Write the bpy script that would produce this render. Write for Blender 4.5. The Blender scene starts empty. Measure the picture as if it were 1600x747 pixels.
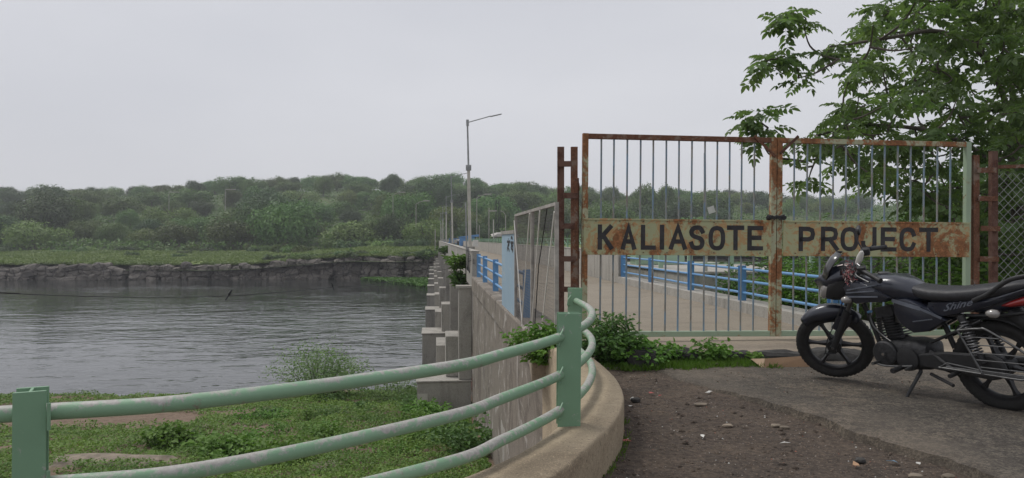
import bpy, bmesh, math, random
import numpy as np
from math import radians as R, sin, cos, pi, atan2, sqrt
from mathutils import Vector, Matrix, Euler, noise as mn
random.seed(7); rng = np.random.default_rng(7)
scene = bpy.context.scene
COL = scene.collection

# ------------------------------------------------------------ camera
EYE = 1.22
F = 1130.0
cd = bpy.data.cameras.new("camera"); cam = bpy.data.objects.new("camera", cd); COL.objects.link(cam)
cam.location = (0, 0, EYE); cam.rotation_euler = (R(90), 0, 0)
cd.sensor_width = 36; cd.lens = 36 * F / 1600; cd.clip_end = 3000; cd.clip_start = 0.05
scene.camera = cam
# ------------------------------------------------------------ world: overcast sky
w = bpy.data.worlds.new("World"); scene.world = w; w.use_nodes = True
nt = w.node_tree; nt.nodes.clear()
sky = nt.nodes.new('ShaderNodeTexSky'); sky.sky_type = 'NISHITA'; sky.sun_disc = False
SUN_EL, SUN_AZ = R(58), R(-60)
sky.sun_elevation = SUN_EL; sky.sun_rotation = SUN_AZ; sky.dust_density = 4; sky.air_density = 1.0
tc = nt.nodes.new('ShaderNodeTexCoord'); mp = nt.nodes.new('ShaderNodeMapping'); mp.inputs['Scale'].default_value = (1, 1, 3.2)
nz = nt.nodes.new('ShaderNodeTexNoise'); nz.inputs['Scale'].default_value = 1.3; nz.inputs['Detail'].default_value = 4; nz.inputs['Roughness'].default_value = .45
cr = nt.nodes.new('ShaderNodeValToRGB')
cr.color_ramp.elements[0].position = .3; cr.color_ramp.elements[0].color = (.465, .475, .515, 1)
cr.color_ramp.elements[1].position = .72; cr.color_ramp.elements[1].color = (.575, .58, .61, 1)
sc10 = nt.nodes.new('ShaderNodeVectorMath'); sc10.operation = 'SCALE'; sc10.inputs['Scale'].default_value = 10.0
mx = nt.nodes.new('ShaderNodeMix'); mx.data_type = 'RGBA'; mx.inputs[0].default_value = .94
bg = nt.nodes.new('ShaderNodeBackground'); bg.inputs['Strength'].default_value = .1
wo = nt.nodes.new('ShaderNodeOutputWorld')
nt.links.new(tc.outputs['Generated'], mp.inputs[0]); nt.links.new(mp.outputs[0], nz.inputs['Vector'])
nt.links.new(nz.outputs['Fac'], cr.inputs[0]); nt.links.new(cr.outputs[0], sc10.inputs[0])
nt.links.new(sky.outputs[0], mx.inputs[6]); nt.links.new(sc10.outputs[0], mx.inputs[7])
nt.links.new(mx.outputs[2], bg.inputs[0]); nt.links.new(bg.outputs[0], wo.inputs[0])
# ------------------------------------------------------------ soft sun behind cloud
sd = bpy.data.lights.new("sun", 'SUN'); so = bpy.data.objects.new("sun", sd); COL.objects.link(so)
sd.energy = 1.35; sd.angle = R(18); sd.color = (1, .97, .92)
sdir = Vector((sin(-SUN_AZ) * -cos(SUN_EL) * -1, cos(SUN_AZ) * cos(SUN_EL), sin(SUN_EL)))
sdir = Vector((-sin(-SUN_AZ) * cos(SUN_EL), cos(SUN_AZ) * cos(SUN_EL), sin(SUN_EL)))
so.rotation_euler = sdir.to_track_quat('Z', 'Y').to_euler()
scene.view_settings.view_transform = 'Standard'; scene.view_settings.look = 'None'
scene.view_settings.exposure = 0.36; scene.view_settings.gamma = 1
scene.cycles.max_bounces = 7; scene.cycles.transparent_max_bounces = 12; scene.cycles.volume_bounces = 0
scene.cycles.use_denoising = True

# ============================================================ helpers
def tag(o, label=None, cat=None, group=None, kind=None):
    if label: o['label'] = label
    if cat: o['category'] = cat
    if group: o['group'] = group
    if kind: o['kind'] = kind
    return o
def empty(name, loc=(0, 0, 0), rot=(0, 0, 0), label=None, cat=None, group=None, kind=None):
    o = bpy.data.objects.new(name, None); COL.objects.link(o); o.location = loc; o.rotation_euler = rot
    o.empty_display_size = .2
    return tag(o, label, cat, group, kind)
def link(name, me, parent=None, loc=None, rot=None, scale=None):
    o = bpy.data.objects.new(name, me); COL.objects.link(o)
    if parent: o.parent = parent
    if loc is not None: o.location = loc
    if rot is not None: o.rotation_euler = rot
    if scale is not None: o.scale = scale
    return o
def copy_tree(o, parent=None):
    c = o.copy(); COL.objects.link(c); c.parent = parent
    for ch in list(o.children): copy_tree(ch, c)
    return c
def frame_from(d):
    d = Vector(d).normalized(); up = Vector((0, 0, 1))
    if abs(d.z) > .95: up = Vector((1, 0, 0))
    a = d.cross(up).normalized(); b = a.cross(d).normalized()
    return d, a, b
class MB:
    def __init__(s): s.v = []; s.f = []; s.m = []; s.cur = 0
    def add(s, vs, fs):
        k = len(s.v); s.v += [tuple(p) for p in vs]
        for f in fs: s.f.append(tuple(i + k for i in f)); s.m.append(s.cur)
        return s
    def box(s, a, b, rot=None, piv=None, taper=None):
        (x0, y0, z0), (x1, y1, z1) = a, b
        vs = [Vector(p) for p in ((x0,y0,z0),(x1,y0,z0),(x1,y1,z0),(x0,y1,z0),(x0,y0,z1),(x1,y0,z1),(x1,y1,z1),(x0,y1,z1))]
        if rot is not None:
            piv = Vector(piv) if piv is not None else sum(vs, Vector()) / 8
            mt = Euler(rot).to_matrix(); vs = [mt @ (p - piv) + piv for p in vs]
        return s.add(vs, [(0,3,2,1),(4,5,6,7),(0,1,5,4),(1,2,6,5),(2,3,7,6),(3,0,4,7)])
    def bar(s, p, q, w, h, up=None):   # rectangular bar from p to q, w sideways, h up
        p, q = Vector(p), Vector(q); d, a, b = frame_from(q - p)
        if up is not None:
            b = Vector(up); a = d.cross(b).normalized(); b = a.cross(d).normalized()
        vs = []
        for c in (p, q):
            for i, j in ((-1,-1),(1,-1),(1,1),(-1,1)): vs.append(c + a * (i * w / 2) + b * (j * h / 2))
        return s.add(vs, [(0,1,2,3),(7,6,5,4),(0,4,5,1),(1,5,6,2),(2,6,7,3),(3,7,4,0)])
    def tube(s, pts, r, n=8, cap=True):
        pts = [Vector(p) for p in pts]; m = len(pts)
        rs = r if isinstance(r, (list, tuple)) else [r] * m
        vs = []; prev = None
        for i, p in enumerate(pts):
            d = (pts[min(i+1, m-1)] - pts[max(i-1, 0)])
            if d.length < 1e-9: d = Vector((0, 0, 1))
            d.normalize()
            if prev is None: _, a, b = frame_from(d)
            else:
                a = prev - d * prev.dot(d)
                a = a.normalized() if a.length > 1e-6 else frame_from(d)[1]
                b = a.cross(d).normalized()
            prev = a
            for k in range(n):
                t = 2 * pi * k / n; vs.append(p + (a * cos(t) + b * sin(t)) * rs[i])
        fs = []
        for i in range(m - 1):
            for k in range(n):
                k2 = (k + 1) % n; fs.append((i*n+k, (i+1)*n+k, (i+1)*n+k2, i*n+k2))
        if cap: fs.append(tuple(range(n))); fs.append(tuple((m-1)*n + k for k in reversed(range(n))))
        return s.add(vs, fs)
    def rings(s, rings, closed=True, cap=True):   # loft rings of equal count
        n = len(rings[0]); vs = [p for r in rings for p in r]; fs = []
        for i in range(len(rings) - 1):
            for k in range(n if closed else n - 1):
                k2 = (k + 1) % n; fs.append((i*n+k, i*n+k2, (i+1)*n+k2, (i+1)*n+k))
        if cap: fs.append(tuple(reversed(range(n)))); fs.append(tuple((len(rings)-1)*n + k for k in range(n)))
        return s.add(vs, fs)
    def prism(s, poly, axis, a, b):   # polygon (2D) extruded along axis ('y': poly in x,z)
        n = len(poly); mk = {'y': lambda p, t: (p[0], t, p[1]), 'z': lambda p, t: (p[0], p[1], t), 'x': lambda p, t: (t, p[0], p[1])}[axis]
        vs = [mk(p, a) for p in poly] + [mk(p, b) for p in poly]
        fs = [tuple(range(n)), tuple(reversed(range(n, 2*n)))] + [(i, i+n, (i+1) % n + n, (i+1) % n) for i in range(n)]
        return s.add(vs, fs)
    def mesh(s, name, mats, smooth=False):
        me = bpy.data.meshes.new(name); me.from_pydata(s.v, [], s.f)
        for m in (mats if isinstance(mats, (list, tuple)) else [mats]): me.materials.append(m)
        if any(s.m): me.polygons.foreach_set('material_index', s.m)
        bm = bmesh.new(); bm.from_mesh(me); bmesh.ops.recalc_face_normals(bm, faces=bm.faces); bm.to_mesh(me); bm.free()
        if smooth:
            me.polygons.foreach_set('use_smooth', [True] * len(me.polygons)); me.set_sharp_from_angle(angle=R(smooth if smooth is not True else 42))
        me.update(); return me
    def build(s, name, mats, parent=None, smooth=False, bevel=0, **k):
        o = link(name, s.mesh(name, mats, smooth), parent, **k)
        if bevel:
            b = o.modifiers.new('bevel', 'BEVEL'); b.width = bevel; b.segments = 2; b.limit_method = 'ANGLE'; b.angle_limit = R(40)
            b.harden_normals = False
        return o
def np_mesh(name, V, Fq, mat, smooth=False):   # quads or tris arrays
    me = bpy.data.meshes.new(name); k = Fq.shape[1]
    me.vertices.add(len(V)); me.vertices.foreach_set('co', V.astype(np.float32).ravel())
    me.loops.add(Fq.size); me.loops.foreach_set('vertex_index', Fq.astype(np.int32).ravel())
    me.polygons.add(len(Fq)); me.polygons.foreach_set('loop_start', np.arange(0, Fq.size, k, dtype=np.int32))
    me.polygons.foreach_set('loop_total', np.full(len(Fq), k, dtype=np.int32))
    me.materials.append(mat); me.update(calc_edges=True); me.validate()
    if smooth: me.polygons.foreach_set('use_smooth', [True] * len(Fq))
    return me
def unit(a): return a / np.maximum(np.linalg.norm(a, axis=1, keepdims=True), 1e-9)
def leaves(C, D, U, L, W, fold=.25):
    """leaf blades: base C, direction D, up U, length L, width W -> verts, quads (two quads per leaf, folded and drooping)"""
    D = unit(D); S = unit(np.cross(D, U)); U = unit(np.cross(S, D))
    L = L.reshape(-1, 1); W = W.reshape(-1, 1)
    base = C; tip = C + D * L - U * L * .16
    m1 = C + D * L * .30 + U * L * .02; m2 = C + D * L * .68 - U * L * .05
    n = len(C); V = np.stack([base, m1 - S*W*.5 + U*W*fold, m2 - S*W*.40 + U*W*fold*.8, tip, m2 + S*W*.40 + U*W*fold*.8, m1 + S*W*.5 + U*W*fold], 1).reshape(-1, 3)
    i = np.arange(n)[:, None] * 6
    T = np.concatenate([i + np.array([[0, 3, 2, 1]]), i + np.array([[0, 5, 4, 3]])], 0)
    return V, T
def cards(C, Nn, size, asp=.6):
    """small leaf-sized quads"""
    n = len(C); t = unit(rng.normal(size=(n, 3))); a = unit(np.cross(Nn, t)); b = unit(np.cross(Nn, a))
    s = size.reshape(-1, 1)
    V = np.stack([C - a*s, C - b*s*asp, C + a*s, C + b*s*asp], 1).reshape(-1, 3)
    T = np.arange(n)[:, None] * 4 + np.arange(4)[None]
    return V, T
def spline(P, n=8):
    P = [Vector(p) for p in P]; out = []
    Q = [2*P[0]-P[1]] + P + [2*P[-1]-P[-2]]
    for i in range(1, len(Q) - 2):
        a, b, c, d = Q[i-1:i+3]
        for k in range(n):
            t = k / n; out.append(.5 * ((2*b) + (c-a)*t + (2*a-5*b+4*c-d)*t*t + (3*b-a-3*c+d)*t**3))
    out.append(P[-1]); return out
def at(px, py, Y): return Vector(((px-800)/F*Y, Y, EYE-(py-373.5)/F*Y))
def gz(px, py, z=0.0):
    Y = (EYE - z) * F / (py - 373.5); return Vector(((px-800)/F*Y, Y, z))
def fbm(x, y, s, seed=0): return mn.fractal(Vector((x*s+seed*13.1, y*s-seed*7.7, seed*3.3)), .9, 2.1, 4)

# ============================================================ materials
class T:
    def __init__(s, name):
        s.m = bpy.data.materials.new(name); s.m.use_nodes = True; s.nt = s.m.node_tree; s.nt.nodes.clear()
        s.out = s.n('ShaderNodeOutputMaterial')
        s.geo = s.n('ShaderNodeNewGeometry'); s.pos = s.geo.outputs['Position']
    def n(s, t, **k):
        x = s.nt.nodes.new(t)
        for a, b in k.items(): setattr(x, a, b)
        return x
    def l(s, a, b): s.nt.links.new(a, b)
    def set(s, sock, v):
        if hasattr(v, 'is_output') or isinstance(v, bpy.types.NodeSocket): s.l(v, sock)
        else: sock.default_value = v if not (isinstance(v, tuple) and len(v) == 3 and len(sock.default_value) == 4) else (*v, 1)
    def map(s, sc, src=None, loc=(0, 0, 0), rot=(0, 0, 0)):
        m = s.n('ShaderNodeMapping'); m.inputs['Scale'].default_value = sc; m.inputs['Location'].default_value = loc; m.inputs['Rotation'].default_value = rot
        s.l(src or s.pos, m.inputs[0]); return m.outputs[0]
    def noise(s, scale, detail=5, rough=.6, vec=None, dist=0):
        x = s.n('ShaderNodeTexNoise'); x.inputs['Scale'].default_value = scale; x.inputs['Detail'].default_value = detail
        x.inputs['Roughness'].default_value = rough; x.inputs['Distortion'].default_value = dist
        s.l(vec or s.pos, x.inputs['Vector']); return x.outputs['Fac']
    def vor(s, scale, vec=None, feature='F1', out='Distance'):
        x = s.n('ShaderNodeTexVoronoi', feature=feature); x.inputs['Scale'].default_value = scale
        s.l(vec or s.pos, x.inputs['Vector']); return x.outputs[out]
    def ramp(s, fac, stops):
        x = s.n('ShaderNodeValToRGB'); e = x.color_ramp.elements
        for i, (p, c) in enumerate(stops):
            el = e[i] if i < 2 else e.new(p)
            el.position = p; el.color = (*c, 1) if isinstance(c, tuple) else (c, c, c, 1)
        s.l(fac, x.inputs[0]); return x.outputs[0]
    def mix(s, f, a, b, mode='MIX'):
        x = s.n('ShaderNodeMix', data_type='RGBA', blend_type=mode)
        s.set(x.inputs[0], f); s.set(x.inputs[6], a); s.set(x.inputs[7], b); return x.outputs[2]
    def math(s, op, a, b=0.0):
        x = s.n('ShaderNodeMath', operation=op); s.set(x.inputs[0], a); s.set(x.inputs[1], b); return x.outputs[0]
    def bump(s, h, strength=.3, dist=.02, prev=None):
        x = s.n('ShaderNodeBump'); x.inputs['Strength'].default_value = strength; x.inputs['Distance'].default_value = dist
        s.l(h, x.inputs['Height'])
        if prev is not None: s.l(prev, x.inputs['Normal'])
        return x.outputs[0]
    def pbsdf(s, col, rough=.7, metal=0.0, normal=None, **k):
        b = s.n('ShaderNodeBsdfPrincipled'); s.set(b.inputs['Base Color'], col); s.set(b.inputs['Roughness'], rough); s.set(b.inputs['Metallic'], metal)
        if normal is not None: s.l(normal, b.inputs['Normal'])
        for a, v in k.items(): s.set(b.inputs[a.replace('_', ' ')], v)
        s.l(b.outputs[0], s.out.inputs[0]); return b
def plain(name, col, rough=.6, metal=0, var=.25, scale=6, bump=.15, bscale=60, **k):
    t = T(name); f = t.noise(scale, 5)
    dk = tuple(c * (1 - var) for c in col); lt = tuple(min(1, c * (1 + var)) for c in col)
    c = t.ramp(f, [(.3, dk), (.7, lt)])
    rr = t.ramp(t.noise(scale * 3), [(.3, max(0, rough - .1)), (.7, min(1, rough + .1))])
    t.pbsdf(c, rr, metal, t.bump(t.noise(bscale, 3), bump, .01), **k); return t.m
def concrete(name, col, stain=(.08, .065, .05), st=.5, light=None, zs=.25):
    t = T(name); f = t.noise(1.2, 6); f2 = t.noise(14, 6, .7)
    c = t.mix(f, tuple(x * .72 for x in col), tuple(x * 1.2 for x in col)); c = t.mix(.35, c, t.ramp(f2, [(.3, tuple(x*.6 for x in col)), (.7, tuple(x*1.3 for x in col))]))
    streak = t.noise(1.0, 9, .74, t.map((.8, .8, zs)), 1.6)
    c = t.mix(t.math('MULTIPLY', t.ramp(streak, [(.48, 0.), (.66, 1.)]), st), c, stain)
    if light: c = t.mix(t.math('MULTIPLY', t.ramp(t.noise(1.7, 7, .7, t.map((.55, .50, .60), loc=(9, 4, 2)), 1.6), [(.55, 0.), (.62, 1.)]), .6), c, light)
    c = t.mix(t.ramp(t.noise(55, 3), [(.30, 1.), (.42, 0.)]), c, tuple(x*.45 for x in col)); c = t.mix(t.ramp(t.noise(120, 2, .6), [(.56, 0.), (.66, .6)]), c, tuple(min(1, x*1.5) for x in col))
    t.pbsdf(c, .9, 0, t.bump(t.noise(45, 5, .7), .5, .01, t.bump(f, .5, .05))); return t.m
def painted(name, col, rust=(.13, .045, .018), amt=.5, thr=.56, scale=3.0, wear=None, wthr=.6, rough=.5, streak=1.0):
    """paint over steel, rust and worn patches"""
    t = T(name); f = t.noise(scale, 8, .68, t.map((1, 1, streak)), .6); g = t.noise(scale * 9, 5, .7)
    base = t.mix(t.noise(scale * .7, 4), tuple(x * .82 for x in col), tuple(min(1, x * 1.12) for x in col))
    if wear: base = t.mix(t.ramp(t.noise(scale * 2.3, 8, .75, t.map((1, 1, 1), loc=(5, 2, 7)), 1.2), [(wthr, 0.), (wthr + .05, 1.)]), base, wear)
    m = t.ramp(t.math('ADD', f, t.math('MULTIPLY', t.math('SUBTRACT', g, .5), .35)), [(thr, 0.), (thr + .07, 1.)])
    rc = t.ramp(g, [(.3, tuple(x * .45 for x in rust)), (.55, rust), (.75, tuple(min(1, x * 2.1) for x in rust))])
    c = t.mix(t.math('MULTIPLY', m, amt * 2 if amt < .5 else 1.0), base, rc)
    t.pbsdf(c, t.mix(m, (rough,) * 3, (.9,) * 3), 0, t.bump(m, -.25, .003, t.bump(g, .2, .003))); return t.m
def foliage(name, c1, c2, scale=.6, trans=.25, orand=.5, rough=.55, yellow=None):
    t = T(name); oi = t.n('ShaderNodeObjectInfo')
    f = t.noise(scale, 3); f2 = t.noise(scale * 14, 2)
    c = t.mix(t.ramp(t.math('ADD', t.math('MULTIPLY', f, .6), t.math('MULTIPLY', f2, .4)), [(.35, 0.), (.65, 1.)]), c1, c2)
    if yellow: c = t.mix(t.ramp(t.noise(scale * 30, 1, .5, t.map((1, 1, 1), loc=(3, 3, 3))), [(.62, 0.), (.7, 1.)]), c, yellow)
    h = t.n('ShaderNodeHueSaturation'); t.l(c, h.inputs['Color'])
    t.l(t.math('ADD', t.math('MULTIPLY', oi.outputs['Random'], .035 * orand * 2), .5 - .0175 * orand * 2), h.inputs['Hue'])
    t.l(t.math('ADD', t.math('MULTIPLY', oi.outputs['Random'], .85 * orand), 1 - .40 * orand), h.inputs['Value'])
    b = t.n('ShaderNodeBsdfPrincipled'); t.l(h.outputs[0], b.inputs['Base Color']); b.inputs['Roughness'].default_value = rough
    b.inputs['Specular IOR Level'].default_value = .25
    tr = t.n('ShaderNodeBsdfTranslucent'); hs = t.mix(1.0, h.outputs[0], (1.0, 1.15, .55), 'MULTIPLY'); t.l(hs, tr.inputs[0])
    ms = t.n('ShaderNodeMixShader'); ms.inputs[0].default_value = trans
    t.l(b.outputs[0], ms.inputs[1]); t.l(tr.outputs[0], ms.inputs[2]); t.l(ms.outputs[0], t.out.inputs[0]); return t.m

MT = {}
MT['conc'] = concrete('weathered_concrete', (.385, .365, .325), stain=(.11, .105, .092), st=.6)
MT['conc_dark'] = concrete('dark_concrete', (.17, .155, .14), st=.7)  # darker concrete for the spandrel wall and recessed panels between piers
MT['conc_wall'] = concrete('stained_abutment_concrete', (.235, .205, .17), stain=(.070, .055, .043), st=.95, light=(.56, .53, .49), zs=.55)
MT['kerb'] = concrete('buff_kerb_concrete', (.36, .29, .20), stain=(.15, .11, .07), st=.55, zs=2)
MT['road'] = concrete('deck_road_concrete', (.26, .222, .17), stain=(.13, .108, .08), st=.5, zs=2)
MT['green'] = painted('chalky_green_paint', (.185, .325, .205), rust=(.17, .075, .06), thr=.66, scale=4, wear=(.36, .36, .33), wthr=.585)
# rails are worn along their tops
t = T('worn_green_rail_paint'); nrm = t.n('ShaderNodeSeparateXYZ'); t.l(t.geo.outputs['Normal'], nrm.inputs[0])
f = t.noise(16, 8, .78, None, .3); g = t.noise(60, 4, .7)
up = t.math('ADD', t.math('ADD', t.math('MULTIPLY', nrm.outputs['Z'], .15), t.math('MULTIPLY', t.math('SUBTRACT', t.noise(1.6, 3), .5), .5)), f)
base = t.mix(t.noise(3, 4), (.17, .30, .185), (.24, .385, .25))
c = t.mix(t.ramp(up, [(.555, 0.), (.66, 1.)]), base, t.ramp(g, [(.3, (.30, .28, .26)), (.7, (.46, .45, .42))]))
c = t.mix(t.ramp(t.noise(5, 8, .75, t.map((1, 1, 1), loc=(4, 9, 1)), .3), [(.62, 0.), (.68, .9)]), c, (.24, .165, .15))
t.pbsdf(c, .55, 0, t.bump(f, .2, .004, t.bump(g, .15, .002))); MT['green_rail'] = t.m
MT['blue'] = painted('bright_blue_paint', (.13, .31, .56), thr=.74, scale=4, wear=(.30, .42, .55), wthr=.68, rough=.4)
MT['door_blue'] = painted('faded_pale_blue_sheet', (.33, .46, .56), rust=(.20, .12, .08), thr=.68, scale=2.2, wear=(.48, .52, .53), wthr=.58, streak=.3)
MT['rust'] = painted('rusty_steel', (.22, .16, .12), rust=(.15, .065, .035), thr=.40, scale=6, wear=(.30, .27, .23), wthr=.64, rough=.8)
MT['rust_dark'] = painted('dark_red_oxide_steel', (.13, .07, .05), rust=(.095, .042, .028), thr=.45, scale=6, wear=(.24, .19, .16), wthr=.68, rough=.8)
MT['gate_rust'] = painted('flaking_gate_frame_paint', (.38, .39, .25), rust=(.25, .11, .045), thr=.44, scale=3.2, wear=(.30, .21, .13), wthr=.57, streak=.7)
MT['gate_green'] = painted('pale_green_gate_paint', (.30, .39, .27), rust=(.23, .09, .035), thr=.60, scale=4.5, wear=(.36, .38, .24), wthr=.62)
MT['gate_panel'] = painted('rust_stained_sign_paint', (.38, .39, .22), rust=(.27, .12, .050), thr=.50, scale=2.6, wear=(.42, .26, .11), wthr=.505, streak=.8)
t = T('gate_bar_paint'); f = t.noise(3.5, 6, .7, t.map((3, 3, 1)), .5); g = t.noise(40, 3)
c = t.ramp(f, [(.30, (.14, .085, .06)), (.42, (.25, .25, .22)), (.55, (.17, .24, .30)), (.70, (.20, .32, .44))])
t.pbsdf(c, .6, 0, t.bump(g, .2, .002)); MT['gate_bar'] = t.m
MT['letter'] = plain('faded_black_lettering', (.028, .026, .028), .7, var=.5, scale=12)
MT['galv'] = plain('galvanised_steel', (.30, .31, .31), .5, .5, var=.2, scale=4)
MT['pole_white'] = plain('off_white_pole_paint', (.50, .48, .43), .6, var=.2, scale=3)
MT['white'] = plain('dull_white_paint', (.62, .61, .57), .6, var=.1)
MT['greymesh'] = plain('dull_wire', (.17, .16, .15), .6, .2, var=.3)
MT['pale_steel'] = plain('pale_steel_angle', (.34, .32, .29), .6, 0, var=.3, scale=8)
MT['cable'] = plain('black_cable', (.02, .02, .022), .6)
MT['tyre'] = plain('dusty_tyre_rubber', (.020, .019, .018), .85, var=.35, scale=9, bump=.3)
MT['alloy'] = plain('black_alloy', (.022, .022, .024), .45, .3, var=.2)
MT['engine'] = plain('grimy_engine_metal', (.038, .038, .040), .55, .5, var=.5, scale=25, bump=.4)
MT['steelgrey'] = plain('dull_grey_metal', (.12, .12, .12), .42, .8, var=.3, scale=20)
MT['chrome'] = plain('chrome', (.55, .55, .56), .22, 1.0, var=.1, bump=.02)
t = T('blue_black_body_paint'); lw = t.noise(3, 4)
dust = t.ramp(t.noise(5, 8, .75), [(.48, 0.), (.78, .25)]); t.pbsdf(t.mix(dust, t.mix(lw, (.008, .010, .019), (.015, .020, .038)), (.085, .075, .062)), t.ramp(t.noise(14, 7, .75), [(.3, .22), (.7, .6)]), .2, None, Coat_Weight=.8, Coat_Roughness=.12); MT['body'] = t.m
MT['blackplastic'] = plain('matt_black_plastic', (.018, .018, .019), .55, var=.3, scale=20, bump=.1)
MT['seat'] = plain('black_vinyl', (.017, .017, .02), .48, var=.3, scale=30, bump=.25, bscale=160)
MT['silver_decal'] = plain('silver_decal', (.15, .165, .20), .4, .3, var=.3)
MT['shock'] = plain('shock_spring', (.15, .15, .155), .4, .6)
t = T('red_tail_lens'); t.pbsdf((.30, .012, .012), .15, 0, None, Coat_Weight=1.0); MT['red'] = t.m
t = T('clear_lens'); t.pbsdf((.26, .245, .23), .12, .1, t.bump(t.vor(160), .06, .004), Coat_Weight=1.0); MT['lens'] = t.m
t = T('smoked_screen'); t.pbsdf((.03, .03, .033), .35, 0, None, Coat_Weight=1.0); MT['screen'] = t.m
MT['plate'] = plain('grubby_number_plate', (.52, .50, .42), .5, var=.2, scale=25)
MT['pink'] = plain('faded_pink_garland', (.35, .09, .10), .7, var=.4, scale=40)
MT['cream'] = plain('cream_garland', (.52, .45, .42), .7, var=.3, scale=40)
MT['card'] = plain('brown_cardboard', (.32, .205, .12), .85, var=.15, scale=5)
MT['bark'] = plain('grey_brown_bark', (.10, .085, .07), .9, var=.4, scale=12, bump=.6, bscale=30)
MT['bark_far'] = plain('far_tree_bark', (.085, .07, .055), .9, var=.3, scale=1)
MT['leaf_near'] = foliage('near_tree_leaf', (.10, .155, .070), (.18, .255, .11), 2.0, .5, .3)
MT['leaf_bush'] = foliage('weed_leaf', (.075, .165, .026), (.165, .29, .055), 3.0, .3, .3)
MT['leaf_dark'] = foliage('dark_shrub_leaf', (.055, .115, .032), (.125, .21, .058), 2.0, .3, .3)
MT['grass'] = foliage('grass_blade', (.085, .17, .024), (.17, .27, .048), 2.0, .3, .2)
MT['cover'] = foliage('bank_ground_cover', (.060, .135, .024), (.19, .30, .060), .55, .25, 0, yellow=(.20, .26, .05))
MT['bush_pale'] = foliage('pale_shrub_leaf', (.12, .20, .07), (.22, .32, .13), 2.0, .3, .2)
MT['far1'] = foliage('far_tree_leaf', (.060, .115, .030), (.135, .205, .055), .25, .22, .9)
MT['far2'] = foliage('far_dark_tree_leaf', (.038, .075, .028), (.085, .140, .046), .25, .18, .6)
MT['far3'] = foliage('far_pale_tree_leaf', (.10, .165, .040), (.19, .265, .075), .25, .22, .6)
MT['hyacinth'] = foliage('water_weed', (.055, .14, .022), (.11, .23, .045), .5, .2, .2)
MT['black'] = plain('black_feather', (.015, .015, .018), .7)
t = T('hill_soil'); t.pbsdf(t.ramp(t.noise(.08, 7, .65), [(.35, (.045, .075, .022)), (.55, (.08, .12, .035)), (.7, (.13, .125, .06))]), .95, 0, t.bump(t.noise(.6, 6), .6, .5)); MT['hill'] = t.m
t = T('grassy_flat'); f = t.noise(.12, 6, .65, t.map((.5, 1, 1))); g = t.noise(1.6, 5)
c = t.ramp(f, [(.32, (.09, .14, .035)), (.5, (.17, .23, .06)), (.62, (.22, .255, .085)), (.75, (.21, .19, .10))]); c = t.mix(.35, c, t.ramp(g, [(.3, (.03, .05, .012)), (.7, (.17, .21, .06))]))
t.pbsdf(c, .95, 0, t.bump(g, .7, .2)); MT['grassflat'] = t.m
t = T('bank_soil'); f = t.noise(.32, 6, .6, t.map((1, 1, 0))); g = t.noise(9, 6, .7)
earth = t.ramp(g, [(.3, (.115, .075, .05)), (.7, (.235, .17, .12))]); moss = t.ramp(g, [(.3, (.03, .06, .012)), (.7, (.085, .14, .03))])
c = t.mix(t.ramp(f, [(.34, 1.), (.44, 0.)]), earth, moss); t.pbsdf(c, .95, 0, t.bump(g, .7, .05)); MT['bank'] = t.m; BANKT = t
t = T('bare_bank_earth'); g = t.noise(9, 6, .7); t.pbsdf(t.ramp(g, [(.3, (.12, .08, .055)), (.7, (.25, .18, .13))]), .95, 0, t.bump(g, .7, .04)); MT['earth'] = t.m
t = T('dirt'); g = t.noise(2.2, 7, .7); h = t.noise(28, 7, .75); k = t.vor(70)
c = t.ramp(g, [(.3, (.042, .030, .022)), (.50, (.080, .057, .042)), (.70, (.175, .128, .088))]); c = t.mix(.5, c, t.ramp(h, [(.37, (.013, .010, .008)), (.63, (.19, .145, .108))]))
c = t.mix(t.ramp(t.vor(38, None, 'F1', 'Distance'), [(.10, .8), (.16, 0.)]), c, (.28, .23, .19)); c = t.mix(t.ramp(t.vor(17, t.mix(.1, t.pos, t.noise(9, 3))), [(.10, .7), (.17, 0.)]), c, (.20, .15, .11))
t.pbsdf(c, .93, 0, t.bump(h, 1.0, .03, t.bump(k, .5, .012))); MT['dirt'] = t.m
t = T('old_asphalt'); g = t.noise(1.6, 7, .65, t.map((1, .6, 1))); h = t.noise(60, 5, .8); k = t.vor(110)
c = t.ramp(g, [(.40, (.026, .022, .018)), (.5, (.056, .047, .037)), (.60, (.130, .104, .076))]); c = t.mix(.55, c, t.ramp(h, [(.38, (.012, .011, .010)), (.62, (.20, .175, .14))])); c = t.mix(.6, c, t.ramp(t.noise(15, 5, .85), [(.40, (.35, .34, .33)), (.60, (1.7, 1.65, 1.6))]), 'MULTIPLY'); c = t.mix(t.ramp(t.noise(5.5, 6, .75), [(.50, 0.), (.62, .65)]), c, (.040, .033, .027))
ck_ = t.ramp(t.vor(1.1, t.mix(.25, t.pos, t.noise(4, 4)), 'DISTANCE_TO_EDGE', 'Distance'), [(.0, 1.), (.012, 0.)])
c = t.mix(t.ramp(t.noise(.55, 5, .6, t.map((1, 1, 1), loc=(7, 1, 0))), [(.42, 0.), (.62, .55)]), c, (.17, .14, .108))
c = t.mix(t.ramp(t.vor(42, None), [(.08, .55), (.14, 0.)]), c, (.24, .22, .19))
sep = t.n('ShaderNodeSeparateXYZ'); t.l(t.pos, sep.inputs[0]); near = t.math('MULTIPLY', t.math('SUBTRACT', t.math('ADD', sep.outputs['X'], t.math('MULTIPLY', sep.outputs['Y'], .55)), 4.35), -.75)
d1 = t.ramp(t.noise(2.2, 7, .7), [(.3, (.042, .030, .022)), (.50, (.080, .057, .042)), (.70, (.175, .128, .088))]); d1 = t.mix(.5, d1, t.ramp(t.noise(28, 7, .75), [(.37, (.013, .010, .008)), (.63, (.19, .145, .108))]))
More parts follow.
